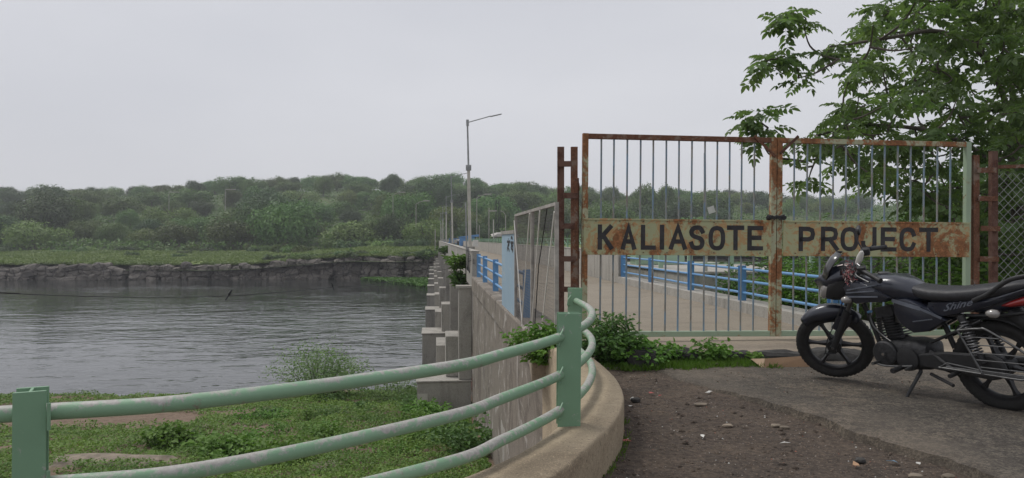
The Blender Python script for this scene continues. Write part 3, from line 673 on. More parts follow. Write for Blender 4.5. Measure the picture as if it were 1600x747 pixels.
def letter_mesh(ch, w, h, st):   # filled stroke outline with mitred joins; tiny depth
    gw, pl = GLYPH[ch]; me = MB(); iw, ih = w - st, h - st
    def P(p): return Vector(((p[0]/gw if gw else .0)*iw + st/2, 0, p[1]*ih + st/2))
    for j, s_ in enumerate(pl):
        pts = [P(p) for p in s_]; pts = (spline(pts[:-1]+[pts[-1]], 3) if ch in 'SOC' else pts); closed = (pts[0]-pts[-1]).length < 1e-6
        if closed: pts = pts[:-1]
        n_ = len(pts); a_ = []
        for i, p in enumerate(pts):
            pv = pts[i-1] if (i > 0 or closed) else None; nx = pts[(i+1) % n_] if (i < n_-1 or closed) else None
            d1 = (p-pv).normalized() if pv is not None else None; d2 = (nx-p).normalized() if nx is not None else None
            if d1 is None: d1 = d2
            if d2 is None: d2 = d1
            n1 = Vector((-d1.z, 0, d1.x)); n2 = Vector((-d2.z, 0, d2.x)); b = (n1+n2).normalized(); k_ = 1/max(.45, b.dot(n1))
            ext = Vector((0, 0, 0))
            if not closed and i == 0: ext = -d2*(st/2 if abs(d2.x) < .05 or abs(d2.z) < .05 else st*.42)
            if not closed and i == n_-1: ext = d1*(st/2 if abs(d1.x) < .05 or abs(d1.z) < .05 else st*.42)
            wv_ = st*(1.0 + .08*fbm(p.x+j, p.z+ord(ch), 9))
            a_.append((p+ext+b*(wv_/2*k_), p+ext-b*(wv_/2*k_)))
        yy = -.001 - .0006*j
        rg = [[Vector((u.x, yy, u.z)), Vector((v_.x, yy, v_.z)), Vector((v_.x, .002, v_.z)), Vector((u.x, .002, u.z))] for u, v_ in a_]
        if closed: rg.append(rg[0])
        me.rings(rg, cap=not closed)
    return me
def gate_leaf(label, u0, u1, bars, letters, left):
    e = empty('gate_leaf', GA + Vector((cos(grz)*u0, sin(grz)*u0, -u0*TILT)), (0, TILT, grz), label=label, cat='gate', group=None)
    W = u1-u0; q = .05
    sm_l = MT['gate_rust']; sm_r = MT['gate_rust'] if left else MT['gate_green']
    MB().box((0, -.02, 0), (.062, .04, GH)).build('stile', sm_l, e, bevel=.003)
    MB().box((W-.062, -.02, 0), (W, .04, GH)).build('stile', sm_r, e, bevel=.003)
    MB().box((.063, -.018, GH-.058), (W-.063, .038, GH-.002)).build('top_rail', MT['rust'] if left else MT['gate_rust'], e, bevel=.003)
    MB().box((.063, -.018, 0.002), (W-.063, .038, .062)).build('bottom_rail', MT['gate_green'], e, bevel=.003)
    for b in bars:
        x = b-u0
        MB().tube([(x, .012, .055), (x+random.uniform(-.003, .003), .012, 1.1), (x, .012, GH-.05)], .0105, 8).build('bar', MT['gate_bar'], e, smooth=True)
    pn = MB()
    x0, x1 = .012, W-.066 if left else W-.03
    if not left: x0 = .066
    pn.box((x0, -.036, .914), (x1, -.0205, 1.317)).box((x0, -.044, .914), (x1, -.0362, .934)).box((x0, -.044, 1.297), (x1, -.0362, 1.317))
    po = pn.build('sign_panel', MT['gate_panel'], e, bevel=.002)
    nr = 8
    for i in range(nr*2):
        x = x0 + (x1-x0)*((i//2)+.5)/nr
        MB().tube([(x, -.050, .945 if i % 2 else 1.287), (x, -.035, .945 if i % 2 else 1.287)], .006, 6).build('rivet', MT['rust'], po)
    for ch, a_, b_ in letters:
        xa, xb = gu(a_)-u0, gu(b_)-u0
        lm = letter_mesh(ch, max(xb-xa, .062), .278, .050)
        lm.build('letter', MT['letter'], po, loc=(xa, -.0375, .972 + random.uniform(-.004, .004)))
    return e, W
xz = lambda z, s0=850: s0 + z/1.965
barsL = [gu(xz(z)) for z in (172, 211, 252, 293, 332, 372, 411, 451, 491, 529, 567, 604, 643)]
barsR = [gu(xz(z, 1200)) for z in (78, 118, 158, 198, 237, 277, 317, 356, 396, 436, 477, 518, 558)]
barsR += []
LL = [(c, xz(a), xz(b)) for c, a, b in (('K',160,208),('A',231,278),('L',292,338),('I',350,367),('A',378,433),('S',440,487),('O',499,550),('T',555,608),('E',618,666))]
LR = [(c, xz(a, 1200), xz(b, 1200)) for c, a, b in (('P',87,137),('R',155,210),('O',215,270),('J',278,325),('E',338,386),('C',395,445),('T',455,513))]
um = gu(1211)
g1, W1 = gate_leaf('left leaf of the rusty barred gate, its rust-stained panel lettered KALIASOTE', 0, um-.004, barsL, LL, True)
g2, W2 = gate_leaf('right leaf of the rusty barred gate, its pale green panel lettered PROJECT', um+.004, GL, barsR, LR, False)
MB().bar((W1-.27, -.03, GH+.01), (W1-.02, -.03, GH-.22), .03, .012, up=(0, 1, 0)).build('gusset', MT['rust'], g1)
MB().bar((.24, -.03, GH+.02), (.03, -.03, GH-.18), .03, .012, up=(0, 1, 0)).build('gusset', MT['rust_dark'], g2)
lk = empty('gate_chain', GA + Vector((cos(grz)*um, sin(grz)*um-.03, 1.33)), (0, 0, grz), label='dark tangle of chain tied round the meeting stiles above the sign', cat='chain')
for k in range(16):
    a_ = k/16*2*pi; m_ = MB(); ring_ = [(.09*cos(a_)+.02*cos(t_), .0+.05*sin(a_)-.01, .018*sin(t_)+random.uniform(-.012, .012)) for t_ in np.linspace(0, 2*pi, 9)]
    m_.tube(ring_, .011, 5).build('link', MT['cable'], lk)
# ============================================================ far woodland
def crown_mesh(seed, n, mat, flat=.55, leaf=.036, nl=15, gap=.0, spread=.62):
    g = np.random.default_rng(seed); Cs = []; 
    for i in range(nl):
        a = g.uniform(0, 2*pi); r = spread*sqrt(g.uniform(0, 1)); z = g.uniform(-.1, 1)*flat*(1.05 - .6*r)
        Cs.append((r*cos(a), r*sin(a), z, g.uniform(.25, .42)))
    Cs = np.array(Cs); idx = g.integers(0, nl, n); c = Cs[idx]
    d = unit(g.normal(size=(n, 3)) + np.array([0, 0, .35])); rad = c[:, 3:4]*(1 - .35*g.random((n, 1))**2)*(1 + .22*g.normal(size=(n, 1))*.6)
    P = c[:, :3] + d*rad*np.array([1, 1, .80])
    Nn = unit(d + g.normal(size=(n, 3))*.45 + np.array([0, 0, .35]))
    V, Q = cards(P, Nn, leaf*g.uniform(.6, 1.3, n)); V[:, 2] += .30
    return np_mesh('crown', V, Q, mat)
def trunk_mesh(seed, mat, h=.6):
    g = random.Random(seed); m = MB(); top = Vector((g.uniform(-.08, .08), g.uniform(-.08, .08), h*.55))
    m.tube([(0, 0, -.25), (0, 0, .1), top], [.05, .042, .032], 6)
    for k in range(4):
        a = k*1.57 + g.uniform(-.5, .5); m.tube([top, top + Vector((cos(a)*.2, sin(a)*.2, .18)), top + Vector((cos(a)*.42, sin(a)*.42, .34))], [.026, .018, .008], 5)
    return m.mesh('trunk', mat)
crowns = {'mid': [crown_mesh(i, 6000, MT['far1'], flat=.5 + .06*(i % 3)) for i in range(5)], 'dark': [crown_mesh(20+i, 7500, MT['far2'], flat=.62, leaf=.033) for i in range(3)],
          'pale': [crown_mesh(40+i, 5000, MT['far3'], flat=.38, leaf=.036, nl=17, spread=.72) for i in range(3)]}
trunks = [trunk_mesh(i, MT['bark_far']) for i in range(3)]
LAB = {('mid', 0): 'mid green bushy tree at the grass edge of the wooded hill across the river', ('dark', 0): 'dark rounded tree near the foot of the wooded hill across the river', ('pale', 0): 'pale green spreading tree near the foot of the wooded hill across the river',
       ('mid', 1): 'mid green tree halfway up the hazy wooded hill', ('dark', 1): 'dark tree halfway up the hazy wooded hill', ('pale', 1): 'pale green tree halfway up the hazy wooded hill',
       ('mid', 2): 'mid green tree on the hazy skyline of the wooded hill', ('dark', 2): 'dark tree on the hazy skyline of the wooded hill', ('pale', 2): 'pale tree on the hazy skyline of the wooded hill'}
def far_tree(x, y, r, h, kind, label=None, group=None, zone=0):
    q_ = 800 + x/y*F; zn = next(n_ for b_, n_ in ((180, 'at far left'), (380, 'left of the largest tree'), (520, 'beside the largest tree'), (690, 'between largest tree and lamps'), (870, 'behind the dam lamp posts'), (1210, 'behind the left gate leaf'), (9999, 'behind the right gate leaf')) if q_ < b_)
    lb_ = f"{dict(mid='mid green', dark='dark green', pale='pale green')[kind]} tree {('at the foot of the hill', 'halfway up the hill', 'on the hill skyline')[zone]} {zn}"
    e = empty('tree', (x, y, hill(x, y) - .3), (0, 0, random.uniform(0, 6.28)), label or lb_, 'tree', group or lb_.replace(' tree ', ' trees '))
    s = (r*random.uniform(.85, 1.2), r*random.uniform(.85, 1.2), h/1.15)
    link('crown', random.choice(crowns[kind]), e, scale=s); link('trunk', random.choice(trunks), e, scale=(r*.8, r*.8, h/1.0))
    return e
far_tree(-58, 182, 11.0, 13.0, 'dark', 'largest dark broad tree on the wooded hill, left of the lamp posts', 'landmark trees')
far_tree(-66, 171, 8, 9, 'mid', 'full round mid green tree just left of the largest dark tree', 'landmark trees')
far_tree(-37, 168, 8.5, 8.5, 'pale', 'pale layered flat-topped tree right of the largest dark tree', 'landmark trees')
far_tree(-27, 166, 5.2, 9.5, 'dark', 'small dark upright tree between the pale layered tree and the lamp posts', 'landmark trees')
far_tree(-19.5, 160, 6.0, 8.5, 'pale', 'airy pale green tree just left of the row of lamp posts', 'landmark trees')
nt_ = 0
for ri, (Y, sp) in enumerate(((173, 11), (189, 12), (208, 13), (230, 13.5), (256, 13), (284, 12.5), (312, 12), (338, 11.5))):
    x = -.76*Y - random.uniform(0, 5)
    while x < Y*(.50 if Y > 230 else .30):
        xx = x + random.uniform(-2, 2); yy = Y + random.uniform(-7, 7)
        kind = random.choices(['mid', 'dark', 'pale'], [.55, .28, .17])[0]
        r = random.choice([random.uniform(3.8, 6.0), random.uniform(6.0, 9.5)]) if Y < 240 else random.choice([random.uniform(5, 7), random.uniform(7, 9)]); h = r*random.uniform(.9, 1.55) + 1 if Y < 240 else random.uniform(7, 9.6)
        if Y == 172: r *= .8; h *= .75
        if nt_ < 292: far_tree(xx, yy, r, h, kind, zone=0 if Y < 200 else (1 if Y < 290 else 2)); nt_ += 1
        x += sp*random.uniform(.85, 1.2)
# undergrowth
N = 150000; px = rng.uniform(-.8, .6, N); Y = 158 + (360-158)*rng.random(N)**1.2; X = px*Y
lf = rng.random(N) < .22; X = np.where(lf, -Y*(.78 + .6*rng.random(N)), X)
ok = np.array([fbm(a, b, .09, 3) > -.12 for a, b in zip(X, Y)]); ok &= (Y > 166) | (rng.random(N) < .3); X, Y = X[ok], Y[ok]
Z = np.array([hill(a, b) for a, b in zip(X, Y)]) + rng.random(len(X))*np.where(X < -.79*Y, 9.0, 2.4)
V, Q = cards(np.stack([X, Y, Z], 1), unit(rng.normal(size=(len(X), 3)) + np.array([0, -.4, .8])), rng.uniform(.22, .5, len(X))*np.where(X < -.79*Y, 2.0, 1.0))
tag(link('undergrowth', np_mesh('undergrowth', V, Q, MT['far1'])), label='dense green undergrowth covering the hill between the trees', kind='stuff')
# shrubs on the far bank
shr = [crown_mesh(60+i, 1200, m_, flat=.45, leaf=.075, nl=8) for i, m_ in enumerate((MT['far1'], MT['far2'], MT['far3'], MT['far1']))]
def far_shrub(x, y, z, r, h, label, group, k=None):
    e = empty('shrub', (x, y, z), (0, 0, random.uniform(0, 6)), label, 'shrub', group)
    k = random.randrange(4) if k is None else k
    link('foliage', shr[k], e, (0, 0, -.42*h), scale=(r, r, h)); link('stem', trunks[0], e, scale=(r*.4, r*.4, h*.5)); return e
for i in range(34):
    x = random.uniform(-52, -15); y = random.uniform(150, 166); far_shrub(x, y, hill(x, y) + .1, random.uniform(2, 3.6), random.uniform(2.2, 4.2), 'green shrub in the thicket behind the far grassy bank', 'thicket shrubs')
for i in range(30):
    x = random.uniform(-135, -52); y = random.uniform(157, 168); far_shrub(x, y, hill(x, y) + .1, random.uniform(2.0, 4.0), random.uniform(1.6, 3.6), 'green shrub along the back of the long grassy flat', 'flat edge shrubs')
for i in range(30):
    x = random.uniform(-42, -13); y = shore(x) + random.uniform(1.2, 5); far_shrub(x, y, bank_top(x) + .35, random.uniform(1.0, 2.6), random.uniform(1.2, 2.4), 'low shrub overhanging the far rock face', 'rock face shrubs')
for (x, y, r, h) in ((-73, 139, 1.4, 2.2), (-63, 137, 1.6, 2.0), (-68, 150, 1.8, 1.6), (-99, 141, 1.6, 1.0)): far_shrub(x, y, hill(x, y) + .1, r, h, 'dark little shrub alone on the far grassy flat', 'lone shrubs', 1)
# tufts over the far grass
N = 62000; X = rng.uniform(-110, -8, N); Y = np.array([shore(a) for a in X]) + 1.5 + 40*rng.random(N)**1.7; Z = np.array([bank_top(a) + (hill(a, b) - bank_top(a))*sm(shore(a)+1.5, shore(a)+7, b) for a, b in zip(X, Y)]) + .25
dens = np.array([fbm(a, b*1.6, .12, 8) for a, b in zip(X, Y)]) + (X > -50)*.25; ok = dens > -.75
X, Y, Z = X[ok], Y[ok], Z[ok]
V, Q = cards(np.stack([X, Y, Z + rng.random(len(X))*.35], 1), unit(rng.normal(size=(len(X), 3))*.6 + np.array([0, -.8, .6])), rng.uniform(.10, .26, len(X)))
print('TREES', nt_)
tag(link('far_grass', np_mesh('far_grass', V, Q, MT['far3'])), label='rough grass tufts on the far bank', kind='stuff')
# water weed raft
N = 12000; u = rng.random(N); X = -24.5 + 13*u; Yw = 119.5 - rng.random(N)*(2 + 19*u**1.2) + 1.2*np.array([fbm(a, 2, .5) for a in X])
V, Q = cards(np.stack([X, Yw, ZW + .05 + .35*rng.random(N)], 1), unit(rng.normal(size=(N, 3))*.5 + np.array([0, 0, 1])), rng.uniform(.12, .28, N), .8)
tag(link('water_weed', np_mesh('water_weed', V, Q, MT['hyacinth'])), label='bright green raft of water weed floating against the far rock face', kind='stuff')

# ============================================================ near bank growth
def bare(x, y):
    a = ((x+12.0)/3.0)**2 + ((y-21.0)/2.6)**2; b = ((x+15)/4)**2 + ((y-23)/4)**2
    return min(a, b) + .5*fbm(x, y, .5, 5)
N = 230000; Y = 12.5 + 25.5*rng.random(N)**1.35; X = -.74*Y + rng.random(N)*(.74*Y + 1.0)
ok = np.array([(a < wallx(b) - .25 - (.0)) and bare(a, b) > 1.0 and (b < 30.5 + 6.8*sm(-14, -5, a) + .9*fbm(a, b, .25)) and not (b > 22.9 and a > wallx(b) - 2.1) and (fbm(a, b, .8, 2) > -.42) for a, b in zip(X, Y)])
X, Y = X[ok], Y[ok]; Z = np.array([bank_z(a, b) for a, b in zip(X, Y)])
hgt = np.array([.06 + .24*max(0, fbm(a, b, .45, 6) + .25) + .25*sm(-6, -2, a)*sm(20, 27, b)*max(0, fbm(a, b, .8, 7)+.5) for a, b in zip(X, Y)])
V, Q = cards(np.stack([X, Y, Z + hgt*rng.random(len(X)) + .01], 1), unit(rng.normal(size=(len(X), 3))*.55 + np.array([0, -.25, 1])), rng.uniform(.018, .042, len(X))*(Y/18)**.6)
tag(link('bank_ground_cover', np_mesh('bank_ground_cover', V, Q, MT['cover'])), label='creeping green weeds and grass over the near river bank', kind='stuff')
def weed(name, label, cat, loc, r, h, n, lf, mat, stems=7, group=None, asp=.55, up=.5, sparse=0, rz=None):
    e = empty(name, loc, (0, 0, 0), label, cat, group)
    m = MB(); P = []; Dd = []
    for k in range(stems):
        a = random.uniform(0, 6.28); t_ = sqrt(random.random())*r; hh = h*random.uniform(.6, 1.0)*(1 - .45*(t_/r)**2)
        pts = [Vector((t_*.15*cos(a), t_*.15*sin(a), 0)), Vector((t_*.6*cos(a), t_*.6*sin(a), hh*.6)), Vector((t_*cos(a), t_*sin(a), hh))]
        sp_ = spline(pts, 4); m.tube(sp_, [max(.0012, .006*(h+.2)*(1-i/len(sp_))) for i in range(len(sp_))], 4)
        for i in range(max(1, n//stems)):
            q = random.random()**.75; p = sp_[min(len(sp_)-1, int(q*len(sp_)))]
            o_ = Vector((random.gauss(0, 1), random.gauss(0, 1), random.gauss(0, .6))).normalized()*r*random.uniform(.05, .34)*(1 if sparse == 0 else .7)
            o_.z *= .6; p2 = p + o_; p2.z = max(.01, p2.z)
            P.append(p2); Dd.append(Vector((o_.x, o_.y, random.uniform(-.3, .4)*r*.2)) + Vector((random.gauss(0, .3), random.gauss(0, .3), 0))*r*.2)
    P = np.array(P); Dd = np.array(Dd); n_ = len(P); U = unit(rng.normal(size=(n_, 3))*.35 + np.array([0, -.35, 1]))
    V, Q = leaves(P, Dd, U, rng.uniform(.7, 1.2, n_)*lf, rng.uniform(.8, 1.1, n_)*lf*asp)
    m.build('stem', MT['bark'], e); f_ = link('foliage', np_mesh('foliage', V, Q, mat), e); tag(f_, kind='stuff'); return e
bzz = lambda x, y: bank_z(x, y)
weed('riverside_bush', 'pale open bush at the water edge behind the green railing', 'bush', (-7.6, 28.5, bzz(-7.6, 28.5)), 2.0, 2.35, 5600, .105, MT['bush_pale'], 60, asp=.5)
weed('riverside_bush', 'low leafy sprig right of the pale waterside bush beside the first pier', 'bush', (-4.3, 30.0, bzz(-4.3, 30)), .9, .9, 500, .09, MT['bush_pale'], 10, asp=.5)
for (x, y, r, h, s_) in ((-6.2, 15.5, 1.0, .55, 'broad leafed weed clump in the middle of the near bank'), (-4.7, 15.0, .8, .5, 'bright weed clump just right of the middle weeds on the near bank'), (-7.9, 16.6, .6, .55, 'taller weed clump beside the bare earth on the near bank')):
    weed('weed_clump', s_, 'weeds', (x, y, bzz(x, y)), r, h, 620, .13, MT['leaf_bush'], 16, asp=.75)
for (x, y, r, h, s_) in ((-.85, 15.9, 1.1, 1.0, 'dark leafy bush against the foot of the stained wall behind the bottom rail'), (-1.8, 17.6, .8, .7, 'smaller leafy bush a little out from the stained wall'), (-2.6, 21.6, .8, .6, 'weedy bush in front of the first pier')):
    weed('wall_foot_bush', s_, 'bush', (x, y, bzz(x, y)), r, h, 800, .13, MT['leaf_dark'] if x > -1 else MT['leaf_bush'], 18, asp=.6)
for i in range(22):
    x = random.uniform(-9.5, -1.2); y = random.uniform(14.5, 28)
    if bare(x, y) < 1.3 or x > wallx(y) - 1.0: continue
    weed('low_weed', 'low leafy weed tuft standing above the creeping cover of the near bank', 'weeds', (x, y, bzz(x, y)), random.uniform(.35, .8), random.uniform(.25, .5), 240, random.uniform(.07, .13), MT['leaf_bush'] if i % 3 else MT['leaf_dark'], 12, asp=.6, group='low weeds on the near bank')
for i, (x, y) in enumerate(((-3.4, 25.5), (-3.0, 23.8), (-4.4, 27.2))):
    weed('pier_bush', ['leafy bush against the river side of the first pier', 'low bush at the front corner of the first pier', 'low bush between the pale waterside bush and the first pier'][i], 'bush', (x, y, bzz(x, y)), .95, .75, 800, .09, MT['leaf_dark'], 18, asp=.55)
# flat rock slabs
def rock(name, label, loc, sc, seed, mat=None, cat='rock', rz=0, group=None, n=3):
    bm = bmesh.new(); bmesh.ops.create_icosphere(bm, subdivisions=n, radius=1)
    for v in bm.verts:
        p = v.co; mxx = max(abs(p.x), abs(p.y), abs(p.z)); p = p.lerp(p/mxx, .45)
        p += v.co*(.30*mn.noise(p*1.3 + Vector((seed*5, 0, 0))) + .10*mn.noise(p*3.6 + Vector((0, seed*3, 0))) + .04*mn.noise(p*9)); v.co = p
    me = bpy.data.meshes.new(name); bm.to_mesh(me); bm.free(); me.materials.append(mat or MT['rock'])
    o = link(name, me, None, loc, (0, 0, rz), sc); tag(o, label, cat, group); return o
MT['pale_rock'] = plain('pale_dusty_rock', (.20, .165, .125), .9, var=.4, scale=4, bump=.6, bscale=20)
MT['dark_rock'] = plain('dark_mossy_rock', (.045, .043, .04), .9, var=.5, scale=7, bump=.8, bscale=25)
rock('rock_slab', 'flat pale rock slab on the near bank just right of the foreground post', (-8.0, 14.3, bzz(-8, 14.3) - .05), (1.25, .45, .18), 1, MT['pale_rock'])
rock('rock_slab', 'small pale stone patch among the weeds low in the middle of the near bank', (-3.6, 14.2, bzz(-3.6, 14.2) - .05), (.32, .35, .14), 2, MT['pale_rock'])
for i, (x, y) in enumerate(((-9.6, 19.0), (-8.6, 18.6), (-8.2, 19.3), (-7.5, 19.9), (-8.9, 20.1))):
    rock('bank_stone', ('small stone at the edge of the bare earth on the near bank'), (x, y, bzz(x, y)), (.15 + .02*i, .12, .09), 5+i, MT['pale_rock'], 'stone', group='bank stones', n=2)
# ============================================================ growth round the gate
weed('gate_bush', 'full dark green bush at the foot of the left gate stile behind the railing', 'bush', (.93, 6.95, -.02), .32, .60, 2300, .046, MT['leaf_dark'], 34, asp=.62)
weed('gate_bush', 'trailing lower weeds right of the full bush before the gate', 'weeds', (1.25, 6.95, .0), .34, .32, 700, .06, MT['leaf_bush'], 20, asp=.65)
weed('wall_shrub', 'bright leafy shrub on the wall edge between the mesh panel and the green post', 'bush', (.30, 7.25, -.02), .34, .46, 1100, .055, MT['leaf_bush'], 22, asp=.7)
weed('sill_weed', 'leafy weed tuft in front of the gate sill under the letters S and O', 'weeds', (1.98, 7.12, .0), .24, .24, 300, .06, MT['leaf_bush'], 12, asp=.7)
weed('sill_weed', 'low creeping weed beside the tall bush under the letter L', 'weeds', (1.52, 7.12, .02), .22, .2, 240, .055, MT['leaf_bush'], 10, asp=.7)
weed('sill_weed', 'tiny bright sprig behind the cardboard sheet', 'weeds', (2.36, 7.02, .0), .10, .16, 36, .055, MT['leaf_bush'], 4, asp=.7)
rock('sill_rock', 'rounded dark rock in the weeds right of the big gate bush', (1.22, 6.88, .04), (.17, .14, .14), 11, MT['dark_rock'])
rock('sill_rock', 'dark rock below the gate sill between two weed tufts', (1.66, 7.2, .02), (.22, .12, .11), 12, MT['dark_rock'])
rock('sill_rock', 'dark rock below the gate sill right of the leafy tuft', (2.25, 7.25, .0), (.17, .10, .10), 13, MT['dark_rock'])
rock('sill_rock', 'long dark rock below the gate sill behind the cardboard sheet', (2.72, 7.22, .0), (.34, .13, .115), 14, MT['dark_rock'])
rock('sill_rock', 'dark rock behind the front wheel of the motorcycle', (3.25, 7.25, .0), (.30, .14, .125), 15, MT['dark_rock'])
N = 11000; X = .85 + 1.65*rng.random(N); Y = 6.55 + .72*rng.random(N) - .10*(X-.9)*0
edge = np.array([6.62 + .10*fbm(a, 1, 2.2) + .10*sm(1.6, 2.3, a) + .05*fbm(a, 4, 9) for a in X]); ok = (Y > edge) & (rng.random(N) < np.clip((Y-edge)*9, .15, 1)); X, Y = X[ok], Y[ok]; n_ = len(X)
V, Q = leaves(np.stack([X, Y, np.zeros(n_)], 1), np.stack([rng.normal(size=n_)*.45, rng.normal(size=n_)*.45 - .1, np.ones(n_)], 1), rng.normal(size=(n_, 3)), rng.uniform(.03, .085, n_), rng.uniform(.004, .008, n_), .1)
tag(link('verge_grass', np_mesh('verge_grass', V, Q, MT['grass'])), label='short bright grass strip in front of the gate sill', kind='stuff')
# grass tufts along the kerb foot
N = 500; X = []; Yk = []
for k in range(N):
    f_ = random.uniform(.42, .93); p = at_frac(KOs, f_); q = (at_frac(KOs, f_) - at_frac(KIs, f_)).normalized()
    if fbm(p.x, p.y, 3, 9) < .0 and f_ < .85: continue
    X.append(p.x + q.x*random.uniform(0, .04)); Yk.append(p.y + q.y*random.uniform(0, .04))
X = np.array(X); Yk = np.array(Yk); n_ = len(X)
V, Q = leaves(np.stack([X, Yk, np.zeros(n_)], 1), np.stack([rng.normal(size=n_)*.5, rng.normal(size=n_)*.5, np.ones(n_)], 1), rng.normal(size=(n_, 3)), rng.uniform(.015, .05, n_), rng.uniform(.003, .006, n_), .1)
tag(link('kerb_grass', np_mesh('kerb_grass', V, Q, MT['grass'])), label='sparse grass sprouting along the kerb foot', kind='stuff')
# shrubs behind the blue railing at right
SH = [(7.6, 9.8, .9, 1.5), (7.3, 11.8, .75, 1.25), (8.7, 11.5, 1.2, 1.9), (7.5, 14.0, .8, 1.35), (9.4, 14.5, 1.5, 2.3), (7.2, 16.5, .55, .95), (9.0, 9.2, 1.2, 2.2), (11, 12, 1.6, 2.6), (8.9, 17.8, 1.0, 1.5), (12.5, 16, 1.8, 2.8), (10.8, 9.6, 1.3, 2.4)]
for i, (L, s, r, h) in enumerate(SH):
    p = dw(L, s, -.55); weed('shrub', ['leafy shrub close behind the blue railing and farthest right through the gate', 'leafy shrub behind the blue railing between its two nearest posts', 'tall shrub directly behind the second leafy railing shrub', 'leafy shrub behind the middle stretch of the blue railing', 'tall wide shrub set back from the middle of the blue railing', 'smallest shrub beside the concrete platform behind the blue railing', 'tall dense shrub just behind the right gate stile', 'broad tall shrub filling the gap behind the right lattice post', 'mid height shrub between the concrete platform and the tall wide shrub', 'tallest shrub standing farthest back below the overhanging tree', 'tall shrub behind the chain link fence at the right edge'][i], 'shrub', p, r, h + .25, 1500 if h > 1.3 else 800, .13, MT['leaf_dark'] if i % 3 else MT['leaf_bush'], 34, group='shrubs behind the blue railing', asp=.42)
p = dw(1.24, 27.6, .35)
weed('wall_fig', 'green plant sprouting from the outside of the left parapet near the first lamp post', 'plant', (p.x - .25, p.y, .1), .55, .62, 420, .22, MT['leaf_bush'], 16, asp=.4)
weed('wall_fig', 'second clump of the plant hanging lower on the parapet face', 'plant', (p.x - .25, p.y, -.55), .5, .6, 300, .22, MT['leaf_dark'], 14, asp=.4)
p = dw(1.24, 60, .4); weed('wall_fig', 'small green plant on the outside of the parapet farther along the dam', 'plant', (p.x-.3, p.y, .0), .6, .8, 200, .25, MT['leaf_dark'], 10)

# ============================================================ the big tree at right
def frond_arrays(seed, L=.42, n=6, ll=.135, ww=.066):
    g = np.random.default_rng(seed); P = []; Dv = []; U = []; LL_ = []
    for i in range(n):
        t_ = .25 + .72*i/(n-1); z = -.30*t_*t_*L
        for sgn in (1, -1):
            P.append((t_*L, sgn*.004, z)); Dv.append((.55 + g.normal()*.12, sgn*(1 + g.normal()*.1), -.35 + g.normal()*.2)); U.append((g.normal()*.25, g.normal()*.25, 1)); LL_.append(ll*(.75 + .35*sin(pi*t_))*g.uniform(.85, 1.1))
    P.append((L, 0, -.30*L)); Dv.append((1, 0, -.6)); U.append((0, 0, 1)); LL_.append(ll)
    V, Q = leaves(np.array(P), np.array(Dv, float), np.array(U, float), np.array(LL_), np.array(LL_)*ww/ll, .16)
    # rachis
    a = np.array([(0, -.003, 0), (0, .003, 0), (L*.5, .002, -.075*L), (L*.5, -.002, -.075*L)]); b = np.array([(L*.5, -.002, -.075*L), (L*.5, .002, -.075*L), (L, .001, -.3*L), (L, -.001, -.3*L)])
    k = len(V); V = np.concatenate([V, a, b]); Q = np.concatenate([Q, [[k, k+1, k+2, k+3], [k+4, k+5, k+6, k+7]]]); return V, Q
FR = [frond_arrays(i, L=.30 + .05*(i % 3), n=4 + i % 3) for i in range(6)]
FRM = [np_mesh('leaf', V, Q, MT['leaf_near']) for V, Q in FR]
tree = empty('overhanging_tree', (8.9, 12.6, -1.2), label='large broad leafed tree leaning over the gate from the right with feathery leaf sprays', cat='tree')
T0 = Vector((8.9, 12.6, -1.2))
limbs = [[(8.9, 12.6, -1.2), (8.8, 12.5, .8), (8.55, 12.3, 2.2), (8.3, 12.0, 3.2)], [(8.3, 12.0, 3.2), (7.6, 11.6, 4.1), (6.6, 11.1, 4.4), (5.6, 10.7, 4.2), (4.9, 10.5, 4.05)], [(8.3, 12, 3.2), (8.35, 12.1, 4.6), (8.0, 12.0, 6.0)],
         [(8.55, 12.3, 2.2), (7.6, 11.9, 2.7), (6.6, 11.5, 2.95), (5.3, 11.0, 2.95), (4.5, 10.7, 2.75)], [(8.3, 12, 3.2), (9.2, 12.4, 4.4), (9.8, 12.5, 5.5)], [(7.6, 11.6, 4.1), (6.9, 11.4, 5.0), (6.0, 11.0, 5.4)],
         [(8.55, 12.3, 2.2), (9.0, 11.2, 3.0), (8.6, 10.2, 3.4), (7.4, 9.6, 3.6)]]
nodes = []; wood = []
for k, lb in enumerate(limbs):
    s_ = spline(lb, 5); nodes += [p.copy() for p in s_[3:]]; r0 = .15 if k == 0 else .048
    m = MB().tube([p - T0 for p in s_], [r0*(1 - .65*i/len(s_)) for i in range(len(s_))], 9); m.build('trunk' if k == 0 else 'limb', MT['bark'], tree, smooth=True)
cl = []
for (px_, py_, Yc) in ((1240, 20, 10.2), (1222, 32, 10.1), (1255, 38, 10.3), (1208, 92, 10), (1190, 100, 9.9), (1226, 88, 10.1), (1248, 122, 10.2), (1184, 178, 9.8), (1200, 200, 9.9), (1168, 185, 9.8), (1190, 222, 10.0), (1288, 88, 10.4), (1305, 70, 10.6),
                      (1240, 250, 10.3), (1262, 285, 10.6), (1255, 215, 10.3), (1290, 220, 10.4), (1330, 240, 10.9)):
    cl.append((at(px_, py_, Yc), .2))
poly = [(1335, 25), (1420, -30), (1640, -60), (1660, 420), (1560, 430), (1500, 400), (1450, 330), (1400, 300), (1330, 275), (1275, 250), (1262, 205), (1300, 175), (1345, 140), (1320, 105), (1350, 60)]
tries = 0
